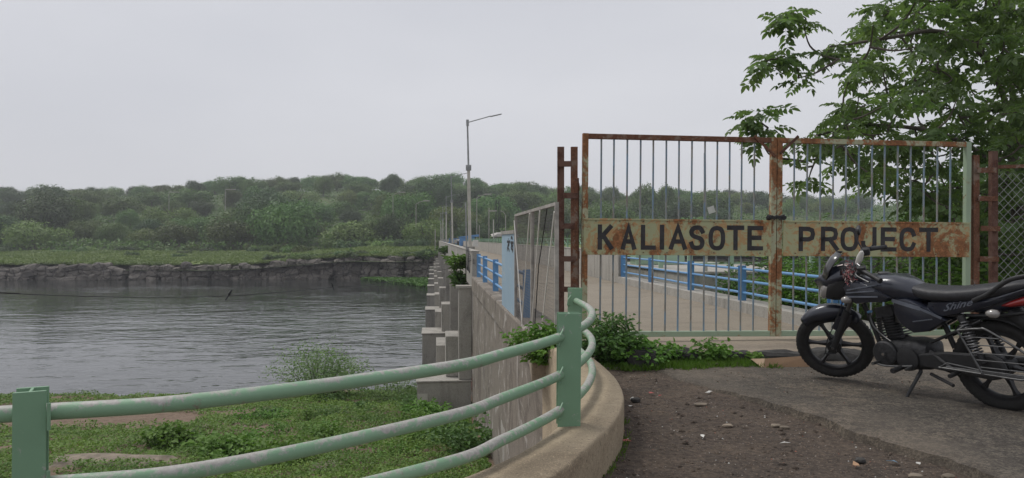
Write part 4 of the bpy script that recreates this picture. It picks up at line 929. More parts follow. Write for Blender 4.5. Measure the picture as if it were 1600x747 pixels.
while len(cl) < 300 and tries < 9000:
    tries += 1; px_, py_ = random.uniform(1250, 1660), random.uniform(-60, 425)
    if not inpoly(px_, py_, poly): continue
    if ((px_-1462)/34)**2 + ((py_-182)/14)**2 < 1 or ((px_-1535)/16)**2 + ((py_-185)/13)**2 < 1 or ((px_-1448)/22)**2+((py_-235)/9)**2 < 1 or ((px_-1345)/25)**2 + ((py_-198)/8)**2 < 1 or ((px_ - 1410)/14)**2+((py_-42)/12)**2 < 1: continue
    p = at(px_, py_, random.uniform(9.3, 13.8))
    if min((p - q[0]).length for q in cl) < .30: continue
    cl.append((p, .25))
cl.sort(key=lambda c: min((c[0] - n_).length for n_ in nodes))
tw = MB(); fronds = []
for p, _ in cl:
    best = min(nodes, key=lambda n_: (n_ - p).length + .3*max(0, n_.z - p.z))
    mid = best.lerp(p, .5) + Vector((random.gauss(0, .06), random.gauss(0, .06), -.10*(p-best).length)); s_ = spline([best, mid, p], 4)
    Ln = (p-best).length; tw.tube([q - T0 for q in s_], [max(.006, (.012 + .012*Ln)*(1 - .7*i/len(s_))) for i in range(len(s_))], 5)
    nodes += [q.copy() for q in s_[2:]]
    nf = random.randint(5, 8); a0 = random.uniform(0, 6.28)
    for k in range(nf):
        a = a0 + 2*pi*k/nf + random.uniform(-.3, .3); el = random.uniform(-.55, .35)
        fronds.append((p + Vector((random.gauss(0, .03), random.gauss(0, .03), random.gauss(0, .03))), Euler((random.uniform(-.5, .5), -el, a)), random.uniform(.65, 1.05)))
wd = tw.build('twig_work', MT['bark'], tree, smooth=True); tag(wd, kind='stuff')
fronds.sort(key=lambda f: f[0].y - .4*(f[0].x < 5))
for k, (p, e_, s_) in enumerate(fronds[:295]): link('leaf', FRM[k % 6], tree, p - T0, e_, (s_,)*3)
VV = []; QQ = []; off = 0
for k, (p, e_, s_) in enumerate(fronds[295:]):
    V, Q = FR[k % 6]; M_ = np.array(e_.to_matrix())*s_; W_ = V @ M_.T + np.array(p - T0); VV.append(W_); QQ.append(Q + off); off += len(V)
fo = link('foliage', np_mesh('foliage', np.concatenate(VV), np.concatenate(QQ), MT['leaf_near']), tree); tag(fo, kind='stuff')
# a second, darker tree behind the fence on the right edge
t2 = empty('fence_tree', (10.6, 14.8, -1.5), label='dark dense tree behind the chain link fence at the right edge', cat='tree')
MB().tube([(0, 0, 0), (-.1, 0, 1.8), (.1, .1, 3.2)], [.16, .12, .08], 8).tube([(-.1, 0, 1.8), (-.9, -.4, 3.0)], [.08, .03], 6).build('trunk', MT['bark'], t2, smooth=True)
N = 1500; VV = []; QQ = []; off = 0
for k in range(N):
    d_ = Vector((random.gauss(0, 1), random.gauss(0, 1), random.gauss(0, 1))).normalized()*random.random()**.4
    p = Vector((d_.x*2.3, d_.y*1.6, 2.7 + d_.z*2.3)); e_ = Euler((random.uniform(-.6, .6), random.uniform(-.4, .6), random.uniform(0, 6.28))); V, Q = FR[k % 6]
    VV.append(V @ (np.array(e_.to_matrix())*random.uniform(.8, 1.2)).T + np.array(p)); QQ.append(Q + off); off += len(V)
f2 = link('foliage', np_mesh('foliage', np.concatenate(VV), np.concatenate(QQ), MT['leaf_dark']), t2); tag(f2, kind='stuff')
# ============================================================ motorcycle (x forward from rear axle, y to its left, z up)
bike = empty('motorcycle', (3.397, 4.985, .042), (0, 0, 0), label='dark blue-black motorcycle on its side stand with a wire guard beside the rear wheel', cat='motorcycle')
hd = atan2(6.13-4.985, 2.775-3.397)
bike.rotation_euler = (Matrix.Rotation(hd, 3, 'Z') @ Matrix.Rotation(R(-7), 3, 'X')).to_euler()
def BK(mb, name, mat, parent=None, **k): return mb.build(name, mat, parent or bike, **k)
def srings(secs, n=20):   # secs: (x, yc, zc, hw, hh, exp, [tilt])
    out = []
    for s_ in secs:
        x, yc, zc, hw, hh, ex = s_[:6]; tl = s_[6] if len(s_) > 6 else 0
        rg = []
        for k in range(n):
            a = 2*pi*k/n; c_, q = cos(a), sin(a)
            yy = hw*math.copysign(abs(c_)**(2/ex), c_); zz = hh*math.copysign(abs(q)**(2/ex), q)
            rg.append(Vector((x + zz*tl, yc + yy, zc + zz)))
        out.append(rg)
    return out
def loft(secs, n=20): return MB().rings(srings(secs, n))
def wheel(cx, r_out, tw, parent_steer=None, spoke_w=.035, disc_r=.06):
    e = empty('wheel', (cx, 0, r_out), (0, 0, 0)); e.parent = parent_steer or bike
    # tyre profile revolve
    prof = [(r_out-.075, -tw*.34), (r_out-.055, -tw*.49), (r_out-.028, -tw*.5), (r_out-.008, -tw*.33), (r_out, 0), (r_out-.008, tw*.33), (r_out-.028, tw*.5), (r_out-.055, tw*.49), (r_out-.075, tw*.34)]
    n = 56; rg = []
    for k in range(n+1):
        a = 2*pi*k/n; rg.append([Vector((p[0]*cos(a), p[1], p[0]*sin(a))) for p in prof])
    tm = MB().rings(rg, closed=True, cap=False)
    for k in range(56):  # tread blocks
        for sg in (-1, 1):
            a = 2*pi*(k + (.5 if sg > 0 else 0))/56; c_ = Vector(((r_out-.0078)*cos(a), sg*tw*.2, (r_out-.0078)*sin(a)))
            tm.box(tuple(c_ + Vector((-.010, -.010, -.004))), tuple(c_ + Vector((.010, .010, .004))), rot=(0, -a + pi/2, 0))
    BK(tm, 'tyre', MT['tyre'], e, smooth=50)
    rp = [(r_out-.072, -tw*.36), (r_out-.092, -tw*.36), (r_out-.100, -tw*.2), (r_out-.100, tw*.2), (r_out-.092, tw*.36), (r_out-.072, tw*.36), (r_out-.080, tw*.2), (r_out-.080, -tw*.2)]
    rg = [[Vector((p[0]*cos(2*pi*k/n), p[1], p[0]*sin(2*pi*k/n))) for p in rp] for k in range(n+1)]
    BK(MB().rings(rg, cap=False), 'rim', MT['alloy'], e, smooth=30)
    hb_ = MB().tube([(0, -.06, 0), (0, -.058, 0), (0, .058, 0), (0, .06, 0)], [disc_r*.8, disc_r, disc_r, disc_r*.8], 24).tube([(0, .06, 0), (0, .075, 0)], .022, 12)
    BK(hb_, 'hub', MT['engine'], e, smooth=40)
    for k in range(6):
        a = k*pi/3 + .12; d_ = Vector((cos(a), 0, sin(a))); q = Vector((-sin(a), 0, cos(a))); m_ = MB(); R1 = r_out-.095
        rr_ = []
        for t_, w_, th in ((disc_r*.85, .024, .022), (.5*(R1+disc_r), .013, .013), (R1-.03, .015, .013), (R1+.004, .026, .018)):
            c_ = d_*t_; rr_.append([c_ + q*w_ + Vector((0, -th, 0)), c_ + q*w_*.6 + Vector((0, th, 0)), c_ - q*w_*.6 + Vector((0, th, 0)), c_ - q*w_ + Vector((0, -th, 0))])
        m_.rings(rr_); BK(m_, 'spoke', MT['alloy'], e, smooth=25)
    return e
WR, WF = .305, .300
rw = wheel(0, WR, .092, disc_r=.075)
# steering assembly turned a little to the left
steer = empty('front_fork', (1.06, 0, .72)); steer.parent = bike
STA = R(33); SAX = Vector((-.145, 0, .305)).normalized(); SPV = Vector((1.0, 0, .875)); SM = Matrix.Translation(SPV) @ Matrix.Rotation(STA, 4, SAX) @ Matrix.Translation(-SPV)
def ST(mb, name, mat, parent=None, **k):
    o = mb.build(name, mat, parent or bike, **k)
    if parent is None and name in ('headlamp_fairing', 'headlamp', 'brow_cowl', 'windscreen'):
        pc = Vector((1.08, 0, .86)); o.matrix_basis = Matrix.Translation(pc + Vector((-.02, 0, -.012))) @ Matrix.Scale(.90, 4) @ Matrix.Translation(-pc) @ o.matrix_basis
    if parent is None:
        o.matrix_basis = SM @ o.matrix_basis
    return o
fw = wheel(1.28, WF, .078, disc_r=.055); fw.matrix_basis = Matrix.Translation((0, 0, -.014)) @ SM @ Matrix.Translation((1.28, 0, WF))
bpy.data.objects.remove(steer)
for sg in (1, -1):
    y = sg*.088
    m_ = MB().tube([(1.285, y, .285), (1.275, y, .30), (1.13, y, .60)], [.026, .026, .024], 14).tube([(1.16, y, .545), (1.125, y, .612)], .029, 14)
    m_.box((1.262, y-.022, .262), (1.306, y+.022, .31)); ST(m_, 'fork_slider', MT['blackplastic'], smooth=40)
    ST(MB().tube([(1.13, y, .60), (.985, y, .905)], .0155, 12), 'fork_tube', MT['steelgrey'], smooth=40)
ST(MB().tube([(1.285, -.11, .30), (1.285, .118, .30)], .011, 10), 'axle', MT['steelgrey'], smooth=40)
ST(MB().box((.965, -.11, .84), (1.045, .11, .87)).box((1.02, -.11, .72), (1.09, .11, .75)), 'yoke', MT['blackplastic'], bevel=.006)
# drum brake arm + cable
ST(MB().tube([(1.27, .085, .24), (1.36, .10, .25)], .007, 6).tube([(1.35, .10, .25), (1.31, .12, .38), (1.18, .12, .62), (1.08, .12, .85), (1.0, .2, .98)], .004, 6), 'brake_cable', MT['cable'])
# front mudguard
rg = []
for k in range(26):
    u = k/25; a = R(45 + 93*u); r_ = .320 + .022*sin(pi*u); w_ = .070*(sin(pi*min(1, .16 + u*.94))**.5) if u < .9 else .055
    drop = .07 + .05*math.exp(-((u-.45)/.22)**2)
    row = []
    for j in range(11):
        b_ = -1 + 2*j/10; rr_ = r_ - drop*abs(b_)**3; row.append(Vector((1.28 + rr_*cos(a), w_*math.copysign(min(1, abs(b_)*1.35), b_), .300 + rr_*sin(a))))
    rg.append(row)
m_ = MB().rings(rg, closed=False, cap=False); o = ST(m_, 'front_mudguard', MT['body'], smooth=50); sdm = o.modifiers.new('s', 'SOLIDIFY'); sdm.thickness = .006
ST(MB().prism([(1.20, .56), (1.10, .56), (1.12, .50), (1.22, .42), (1.27, .47)], 'y', .072, .080).prism([(1.20, .56), (1.10, .56), (1.12, .50), (1.22, .42), (1.27, .47)], 'y', -.080, -.072), 'mudguard_stay', MT['body'])
# headlamp fairing: body shell, lens, visor
shell = loft([(1.045, 0, .835, .05, .10, 2.6), (1.08, 0, .835, .095, .125, 2.6), (1.14, 0, .825, .130, .145, 2.8), (1.22, 0, .815, .132, .13, 2.8, -.15), (1.28, 0, .80, .118, .10, 2.6, -.25), (1.30, 0, .79, .10, .08, 2.4, -.3)], 24)
ST(shell, 'headlamp_fairing', MT['blackplastic'], smooth=50)
lens = loft([(1.26, 0, .80, .112, .092, 2.8, -.25), (1.315, 0, .79, .104, .086, 2.6, -.3), (1.348, 0, .782, .074, .06, 2.2, -.3), (1.358, 0, .779, .02, .015, 2.0, -.3)], 20)
ST(lens, 'headlamp', MT['lens'], smooth=60)
vis = MB()   # body-coloured brow with beak, and smoked screen above
prof = [(1.40, .865), (1.33, .915), (1.25, .965), (1.17, .995), (1.09, .985), (1.04, .91)]
rr_ = []
for (x, z), w_ in zip(prof, (.014, .095, .125, .135, .13, .09)):
    rr_.append([Vector((x - .03*abs(sin(t_))**2*1.2, w_*sin(t_), z - .075*(1-cos(t_)))) for t_ in np.linspace(-pi*.62, pi*.62, 15)])
vis.rings(rr_, closed=False, cap=False); o = ST(vis, 'brow_cowl', MT['body'], smooth=50); sdm = o.modifiers.new('s', 'SOLIDIFY'); sdm.thickness = .006
scr = MB(); rr_ = []
for (x, z), w_ in zip([(1.33, .905), (1.285, 1.00), (1.225, 1.075), (1.17, 1.12)], (.09, .105, .085, .035)):
    rr_.append([Vector((x - .05*abs(sin(t_))**2, w_*sin(t_), z - .02*(1-cos(t_)))) for t_ in np.linspace(-pi*.5, pi*.5, 11)])
scr.rings(rr_, closed=False, cap=False); o = ST(scr, 'windscreen', MT['screen'], smooth=50); sdm = o.modifiers.new('s', 'SOLIDIFY'); sdm.thickness = .004
ST(loft([(1.02, 0, .93, .06, .04, 2.5), (1.06, 0, .95, .08, .05, 2.5), (1.13, 0, .955, .07, .03, 2.2)]), 'instrument_pod', MT['blackplastic'], smooth=40)
def indicator(x, y, z, sg, fn, par=None):
    o_ = fn(MB().tube([(x, y, z), (x, y + sg*.05, z)], .009, 8), 'indicator_stalk', MT['blackplastic'])
    m_ = MB().rings(srings([(0, 0, 0, .012, .012, 2), (.012, 0, 0, .028, .026, 2.2), (.045, 0, 0, .034, .030, 2.2), (.075, 0, 0, .020, .018, 2), (.08, 0, 0, .006, .006, 2)], 14))
    q = m_.mesh('indicator', MT['lens'], 50); ob = link('indicator_lens', q, o_, (x - .035, y + sg*.085, z)); return o_
indicator(1.10, .085, .74, 1, ST); indicator(1.10, -.085, .74, -1, ST)
# handlebar
hbp = [(.84, .345, .955), (.93, .25, .985), (1.0, .12, .975), (1.0, .05, .93), (1.0, -.05, .93), (1.0, -.12, .975), (.93, -.25, .985), (.84, -.345, .955)]
ST(MB().tube(spline(hbp, 5), .0115, 10), 'handlebar', MT['blackplastic'], smooth=50)
for sg in (1, -1):
    ST(MB().tube([(.93, sg*.25, .985), (.835, sg*.350, .952)], .0175, 14).tube([(.835, sg*.350, .952), (.825, sg*.36, .949)], .021, 12), 'grip', MT['blackplastic'], smooth=40)
    ST(MB().box((.925, sg*.20-.03, .955), (.985, sg*.20+.03, 1.015)), 'switch_pod', MT['blackplastic'], bevel=.01)
    ST(MB().tube(spline([(.985, sg*.215, .985), (.99, sg*.28, .978), (.90, sg*.385, .955)], 5), .0065, 8), 'lever', MT['steelgrey'], smooth=50)
ST(MB().tube(spline([(.975, -.20, 1.0), (1.005, -.245, 1.07), (.99, -.27, 1.12)], 5), .006, 8), 'mirror_stem', MT['blackplastic'], smooth=50)
mm = loft([(-.012, 0, 0, .03, .02, 2.2), (-.006, 0, 0, .055, .034, 2.6), (.008, 0, 0, .055, .034, 2.6), (.022, 0, 0, .035, .02, 2.2)], 18)
ST(mm, 'mirror', MT['blackplastic'], loc=(.985, -.28, 1.145), smooth=50)
# the near mirror is folded, showing a bright edge
ST(MB().tube([(.955, .19, 1.0), (.985, .15, 1.02)], .006, 8), 'mirror_stem', MT['chrome'], smooth=50)
ST(loft([(-.075, 0, 0, .006, .006, 2), (-.06, 0, 0, .012, .018, 2.4), (0, 0, 0, .016, .026, 2.6), (.06, 0, 0, .013, .02, 2.4), (.075, 0, 0, .006, .006, 2)], 14), 'mirror', MT['white'], loc=(.965, .13, 1.055), rot=(0, R(58), R(-40)), smooth=50)
for i in range(3): ST(MB().tube(spline([(1.0, .16 - .03*i, .97), (1.10, .15 - .03*i, .99 - .03*i), (1.12, .08, .86), (1.05, .06, .72)], 6), .0045, 6), 'control_cable', MT['cable'])
# garland
gm = {0: MB(), 1: MB()}
for k in range(150):
    c_ = Vector((.985, .15, .90)) + Vector((random.gauss(0, .022), random.gauss(0, .022), random.gauss(0, .035))); d_ = Vector((random.gauss(0, 1), random.gauss(0, 1), random.gauss(0, 1))).normalized()*random.uniform(.02, .045)
    q = d_.cross(Vector((random.random(), random.random(), random.random()))).normalized()*.005
    gm[k % 2].add([c_ - q, c_ + q, c_ + d_ + q*.6, c_ + d_ - q*.6], [(0, 1, 2, 3)])
ga = empty('garland', tuple(bike.matrix_basis @ Vector((0, 0, 0))) if False else (0, 0, 0), label='tufted pink and cream garland hanging at the motorcycle handlebar', cat='garland')
ga.location = bike.location; ga.rotation_euler = bike.rotation_euler; bike.scale = (1.03,)*3; ga.scale = (1.03,)*3
gm[0].build('pink_tufts', MT['pink'], ga); gm[1].build('cream_tufts', MT['cream'], ga)
# frame
BK(MB().tube([(1.0, 0, .85), (1.045, 0, .70)], .032, 12).tube(spline([(1.03, 0, .74), (.93, 0, .50), (.86, 0, .30)], 4), .019, 10)
   .tube(spline([(1.0, 0, .80), (.7, 0, .70), (.42, 0, .62), (.30, 0, .38)], 5), .019, 10)
   .tube([(.45, .09, .62), (-.05, .10, .66), (-.25, .09, .70)], .012, 8).tube([(.45, -.09, .62), (-.05, -.10, .66), (-.25, -.09, .70)], .012, 8)
   .tube([(.42, .09, .42), (.05, .11, .62)], .011, 8).tube([(.42, -.09, .42), (.05, -.11, .62)], .011, 8)
   .tube([(.86, .05, .22), (.40, .05, .24)], .014, 8), 'frame', MT['blackplastic'], smooth=50)
BK(MB().bar((.36, .075, .33), (-.03, .085, .305), .022, .042).bar((.36, -.075, .33), (-.03, -.085, .305), .022, .042).box((-.05, .07, .285), (.03, .098, .325)).tube([(0, -.11, .305), (0, .115, .305)], .011, 10), 'swingarm', MT['blackplastic'], bevel=.003)
# tank with shrouds
tank = loft([(1.015, 0, .78, .03, .03, 2.2), (1.0, 0, .79, .075, .065, 2.5), (.95, 0, .79, .115, .084, 2.8), (.87, 0, .795, .140, .094, 3), (.77, 0, .793, .150, .096, 3.1), (.66, 0, .795, .144, .096, 2.9), (.56, 0, .775, .122, .080, 2.6), (.50, 0, .76, .095, .062, 2.4), (.46, 0, .752, .07, .04, 2.2)], 28)
BK(tank, 'fuel_tank', MT['body'], smooth=55)
BK(MB().tube([(.80, 0, .883), (.80, 0, .897), (.80, 0, .901)], [.04, .04, .034], 24), 'filler_cap', MT['steelgrey'], smooth=40)
def panel(name, pts, y0, y1, mat, sg=1, bulge=.018, parent=None, bev=.004):   # polygon in (x,z) with thickness, outer face at y1, domed
    n = len(pts); cx = sum(p[0] for p in pts)/n; cz = sum(p[1] for p in pts)/n
    rgs = []
    for f_, yy in ((1, y0), (1, y1 - bulge*.6), (.93, y1 - bulge*.15), (.72, y1), (.35, y1+bulge*.25), (.02, y1 + bulge*.3)):
        rgs.append([Vector((cx + (p[0]-cx)*f_, sg*(yy + (p[2] if len(p) > 2 else 0)*(1 if f_ > .5 else f_*1.5)), cz + (p[1]-cz)*f_)) for p in pts])
    m_ = MB().rings(rgs); return BK(m_, name, mat, parent, smooth=38)
for sg in (1, -1):
    panel('tank_shroud', [(1.055, .79), (1.0, .845), (.90, .835), (.78, .80), (.66, .735), (.70, .70), (.84, .685), (.95, .665), (1.02, .70)], .09, .158, MT['body'], sg, .03)
    for (p, q, w_) in (((1.0, .185*.92, .775), (.74, .178, .832), .011), ((1.01, .172, .752), (.76, .182, .785), .009), ((1.0, .170, .722), (.74, .178, .742), .012)):
        BK(MB().bar((p[0], sg*p[1], p[2]), (q[0], sg*q[1], q[2]), .004, w_), 'shroud_stripe', MT['silver_decal'])
    # side cover and tail fairing
    panel('side_cover', [(.66, .725), (.56, .735), (.40, .675), (.27, .60), (.31, .57), (.40, .51), (.52, .485), (.60, .53), (.66, .62)], .06, .135, MT['body'], sg, .03)
    BK(MB().bar((.655, sg*.139, .715), (.44, sg*.148, .672), .004, .026).bar((.44, sg*.148, .672), (.30, sg*.136, .615), .004, .016), 'side_stripe', MT['silver_decal'])
    BK(MB().bar((.50, sg*.150, .575), (.36, sg*.145, .605), .003, .007), 'side_lettering', MT['silver_decal'])
    panel('tail_fairing', [(.40, .715), (.18, .738), (-.08, .790), (-.34, .865), (-.47, .905), (-.50, .885), (-.36, .84), (-.20, .785), (-.02, .725), (.12, .675), (.28, .63), (.36, .615), (.42, .645)], .05, .128, MT['body'], sg, .03)
tail = loft([(.10, 0, .70, .10, .045, 2.6), (-.10, 0, .735, .10, .055, 2.6), (-.30, 0, .80, .085, .06, 2.4), (-.44, 0, .855, .07, .055, 2.3), (-.51, 0, .885, .045, .03, 2.2)])
BK(tail, 'tail_cowl', MT['body'], smooth=50)
# the script on the tail side
def text_mesh(body, size, mat, shear=0, ext=.0006, offset=0):
    cu = bpy.data.curves.new('txt', 'FONT'); cu.body = body; cu.size = size; cu.shear = shear; cu.extrude = ext; cu.offset = offset; cu.resolution_u = 2
    ob = bpy.data.objects.new('txt', cu); COL.objects.link(ob); dg = bpy.context.evaluated_depsgraph_get(); me = bpy.data.meshes.new_from_object(ob.evaluated_get(dg))
    bpy.data.objects.remove(ob); bpy.data.curves.remove(cu); me.materials.clear(); me.materials.append(mat); return me
me = text_mesh('Shine', .066, MT['silver_decal'], .7, .0008, .0008)
link('badge', me, bike, (.285, .1395, .665), Euler((R(90), R(-17), R(180))), (1.45, 1, 1))
# seat
seat = loft([(.60, 0, .80, .05, .022, 2.2), (.56, 0, .795, .085, .038, 2.6), (.48, 0, .775, .115, .048, 2.8), (.38, 0, .765, .128, .050, 3), (.25, 0, .768, .135, .052, 3), (.13, 0, .782, .138, .055, 3), (0, 0, .805, .135, .055, 3), (-.12, 0, .828, .125, .052, 3), (-.22, 0, .848, .105, .045, 2.8), (-.28, 0, .862, .075, .03, 2.4)], 24)
BK(seat, 'seat', MT['seat'], smooth=55)
BK(MB().bar((.14, .138, .775), (.135, .0, .845), .004, .006), 'seat_seam', MT['blackplastic'])
# grab rail
gr = spline([(.08, .135, .755), (-.05, .150, .82), (-.20, .150, .905), (-.33, .135, .935), (-.45, .09, .945), (-.50, 0, .945), (-.45, -.09, .945), (-.33, -.135, .935), (-.20, -.15, .885), (-.05, -.15, .795), (.08, -.135, .755)], 5)
m_ = MB(); rg = []
for i, p in enumerate(gr):
    d_ = (gr[min(i+1, len(gr)-1)] - gr[max(0, i-1)]).normalized(); s_ = Vector((0, 0, 1)).cross(d_).normalized(); u_ = d_.cross(s_)
    rg.append([p + s_*.010*cos(t_) + u_*.016*sin(t_) for t_ in np.linspace(0, 2*pi, 11)[:-1]])
m_.rings(rg); BK(m_, 'grab_rail', MT['blackplastic'], smooth=50)
# tail lamp, rear mudguard, plate
BK(loft([(-.10, 0, .728, .10, .012, 2.4), (-.18, 0, .745, .122, .030, 2.6), (-.30, 0, .775, .118, .042, 2.6), (-.40, 0, .80, .09, .042, 2.4), (-.45, 0, .81, .055, .028, 2.2), (-.465, 0, .812, .015, .01, 2)], 18), 'tail_lamp', MT['red'], smooth=50)
rg = []
for k in range(12):
    u = k/11; x = -.12 - .36*u; z = .70 - .30*u**1.3; w_ = .085 - .015*u
    rg.append([Vector((x, -w_, z-.05)), Vector((x-.012, -w_*.8, z)), Vector((x-.02, 0, z+.012)), Vector((x-.012, w_*.8, z)), Vector((x, w_, z-.05))])
o = BK(MB().rings(rg, closed=False, cap=False), 'rear_mudguard', MT['blackplastic'], smooth=50); sdm = o.modifiers.new('s', 'SOLIDIFY'); sdm.thickness = .006
pl_ = BK(MB().box((-.004, -.10, -.075), (.0, .10, .075)), 'number_plate', MT['plate'], loc=(-.335, .0, .625), rot=(0, R(28), 0))
me = text_mesh('MH 27', .062, MT['letter'], 0, .0004, .001); link('plate_lettering', me, pl_, (-.0046, .090, .012), Euler((R(90), 0, R(-90))))
me = text_mesh('N 3022', .058, MT['letter'], 0, .0004, .001) if False else text_mesh('AN', .06, MT['letter'], 0, .0004, .001); link('plate_lettering', me, pl_, (-.0046, .060, -.058), Euler((R(90), 0, R(-90))))
indicator(-.07, .10, .69, 1, BK); indicator(-.07, -.10, .69, -1, BK)
for o in bike.children:
    if o.name.split('.')[0] in ('tail_fairing', 'tail_cowl', 'seat', 'grab_rail', 'tail_lamp', 'rear_mudguard'):
        for v in o.data.vertices:
            if v.co.x < 0: v.co.x *= .76
# inner mudguard arc over rear wheel
rg = []
for k in range(16):
    a = R(40 + 100*k/15); rr2 = .345; rg.append([Vector((rr2*cos(a), -.075, .305 + rr2*sin(a) - .02)), Vector(((rr2+.015)*cos(a), 0, .305 + (rr2+.015)*sin(a))), Vector((rr2*cos(a), .075, .305 + rr2*sin(a) - .02))])
o = BK(MB().rings(rg, closed=False, cap=False), 'wheel_arch', MT['blackplastic'], smooth=50); sdm = o.modifiers.new('s', 'SOLIDIFY'); sdm.thickness = .005
# engine
eng = loft([(.42, 0, .31, .06, .06, 3), (.45, 0, .31, .115, .10, 3.5), (.56, 0, .31, .125, .115, 3.5), (.72, 0, .30, .120, .105, 3.5), (.84, 0, .29, .10, .085, 3), (.885, 0, .29, .05, .05, 2.5)], 22)
en = BK(eng, 'engine', MT['engine'], smooth=40)
for sg in (1, -1):
    MB().tube([(.745, sg*.115, .305), (.745, sg*.138, .305), (.745, sg*.148, .305), (.745, sg*.152, .305)], [.098, .096, .085, .05], 28).tube([(.745, sg*.15, .305), (.745, sg*.158, .305)], .022, 14).build('engine_cover', MT['steelgrey'] if False else MT['engine'], en, smooth=35)
    MB().tube([(.575, sg*.11, .285), (.575, sg*.136, .285), (.575, sg*.142, .285)], [.088, .084, .06], 24).build('sprocket_cover', MT['blackplastic'], en, smooth=35)
    MB().tube([(.745, sg*.1565, .305), (.745, sg*.162, .305)], .012, 6).build('cover_cap', MT['chrome'], en)
cyl = MB()
for k in range(9):
    t_ = k/8; c_ = Vector((.735 + .045*t_, 0, .415 + .155*t_)); w_ = .082 if k < 7 else .07
    cyl.box(tuple(c_ + Vector((-.078, -w_, -.0035))), tuple(c_ + Vector((.078, w_, .0035))), rot=(0, R(14), 0))
cyl.tube([(.73, 0, .38), (.785, 0, .60)], .058, 18)
cyl.box((.71, -.065, .575), (.85, .065, .645), rot=(0, R(14), 0)); BK(cyl, 'cylinder', MT['engine'], smooth=30)
BK(MB().tube([(.84, -.01, .60), (.90, -.04, .56), (.93, -.10, .40), (.86, -.14, .24), (.6, -.15, .20), (.30, -.17, .22)], .019, 10).tube([(.34, -.17, .22), (.28, -.17, .23), (-.22, -.18, .33), (-.26, -.18, .335)], [.02, .042, .048, .035], 16), 'exhaust', MT['steelgrey'], smooth=50)
BK(loft([(.62, 0, .56, .03, .03, 2.5), (.60, 0, .57, .06, .06, 2.8), (.50, 0, .58, .085, .075, 3), (.42, 0, .57, .07, .06, 2.8)]), 'air_box', MT['blackplastic'], smooth=50)
BK(MB().tube([(.66, .03, .57), (.60, .03, .58)], .028, 12).box((.64, -.03, .53), (.70, .05, .60)).tube(spline([(.90, .05, .60), (.86, .10, .52), (.80, .10, .45), (.70, .12, .40)], 4), .006, 6), 'carburettor', MT['steelgrey'], smooth=40)
BK(MB().tube([(.93, .035, .585), (.885, .06, .60)], .010, 8), 'spark_lead', MT['blue'], smooth=40)
# chain case
BK(MB().prism([(.50, .245), (.50, .335), (.30, .375), (0, .395), (-.06, .37), (-.09, .305), (-.06, .245), (0, .225), (.30, .235)], 'y', .085, .122), 'chain_case', MT['blackplastic'], bevel=.012)
# controls at foot
BK(MB().tube([(.60, .07, .235), (.60, .27, .225)], .012, 10).tube([(.60, .17, .229), (.60, .275, .225)], .019, 12), 'foot_peg', MT['blackplastic'], smooth=40)
BK(MB().tube([(.60, -.07, .235), (.60, -.27, .225)], .012, 10).tube([(.60, -.17, .229), (.60, -.275, .225)], .019, 12), 'foot_peg', MT['blackplastic'], smooth=40)
BK(MB().tube(spline([(.52, .16, .25), (.62, .175, .235), (.74, .18, .225), (.80, .185, .24)], 4), .0075, 8).tube([(.79, .15, .24), (.79, .225, .24)], .012, 8).tube([(.53, .15, .24), (.53, .225, .235)], .011, 8), 'gear_lever', MT['steelgrey'], smooth=40)
BK(MB().tube(spline([(.42, .10, .36), (.30, .135, .30), (.20, .155, .25)], 4), .012, 8).tube([(.20, .14, .255), (.20, .255, .25)], .015, 10), 'pillion_peg', MT['blackplastic'], smooth=40)
# side stand
BK(MB().tube([(.52, .07, .22), (.50, .10, .20), (.545, .20, .045), (.55, .215, .012)], [.014, .014, .012, .012], 10).box((.515, .19, .000), (.60, .25, .010)), 'side_stand', MT['blackplastic'], smooth=40)
BK(MB().tube([(.44, .08, .19), (.30, .10, .15), (.26, .12, .145)], .012, 8).tube([(.44, -.08, .19), (.30, -.10, .15)], .012, 8), 'brake_rod', MT['blackplastic'], smooth=40)
# shocks with coil springs
for sg in (1, -1):
    a_, b_ = Vector((.17, sg*.128, .635)), Vector((.045, sg*.128, .335)); ax = (b_-a_).normalized(); _, u_, v_ = frame_from(ax)
    so_ = BK(MB().tube([a_, b_], .013, 10).tube([a_ - ax*.012, a_ + ax*.03], .026, 14).tube([b_ - ax*.075, b_], .024, 14), 'rear_shock', MT['blackplastic'], smooth=40)
    co = []
    for k in range(12*12+1):
        t_ = k/(12*12); an = 2*pi*12*t_; co.append(a_ + ax*(.035 + .225*t_) + (u_*cos(an) + v_*sin(an))*.029)
    MB().tube(co, .0058, 6).build('coil_spring', MT['shock'], so_, smooth=50)
# wire guard on left rear
yg = .205
out = [(.28, .30), (.155, .56), (.02, .585), (-.06, .57), (-.40, .37), (-.42, .335), (-.22, .285), (.28, .28)]
m_ = MB().tube(spline([(x, yg, z) for x, z in out[1:6]], 5), .0085, 8).tube([(out[5][0], yg, out[5][1]), (out[6][0], yg, out[6][1]), (.30, yg, .285)], .0075, 8).tube([(.155, yg, .56), (.01, yg+.005, .29)], .008, 8).tube([(.155, yg, .56), (.13, .12, .60)], .007, 8)
m_.tube([(.30, yg, .285), (.24, yg, .325), (.01, yg + .004, .31), (-.30, yg, .315)], .005, 6)
sg_ = BK(m_, 'saree_guard', MT['steelgrey'], smooth=50)
def edge_x(z):   # right side of cage at height z
    return -.06 - .34*(.57 - z)/.20 if z > .37 else -.40
for k, (z0, z1) in enumerate(((.33, .345), (.375, .395), (.42, .44), (.47, .49), (.52, .535))):
    xl = .155 - (.56-z0)*.537; xr = max(-.40, edge_x(z1))
    MB().tube([(xl, yg, z0), ((xl+xr)/2, yg+.004, (z0+z1)/2+.002), (xr, yg, z1)], .0042, 6).build('wire', MT['steelgrey'], sg_)
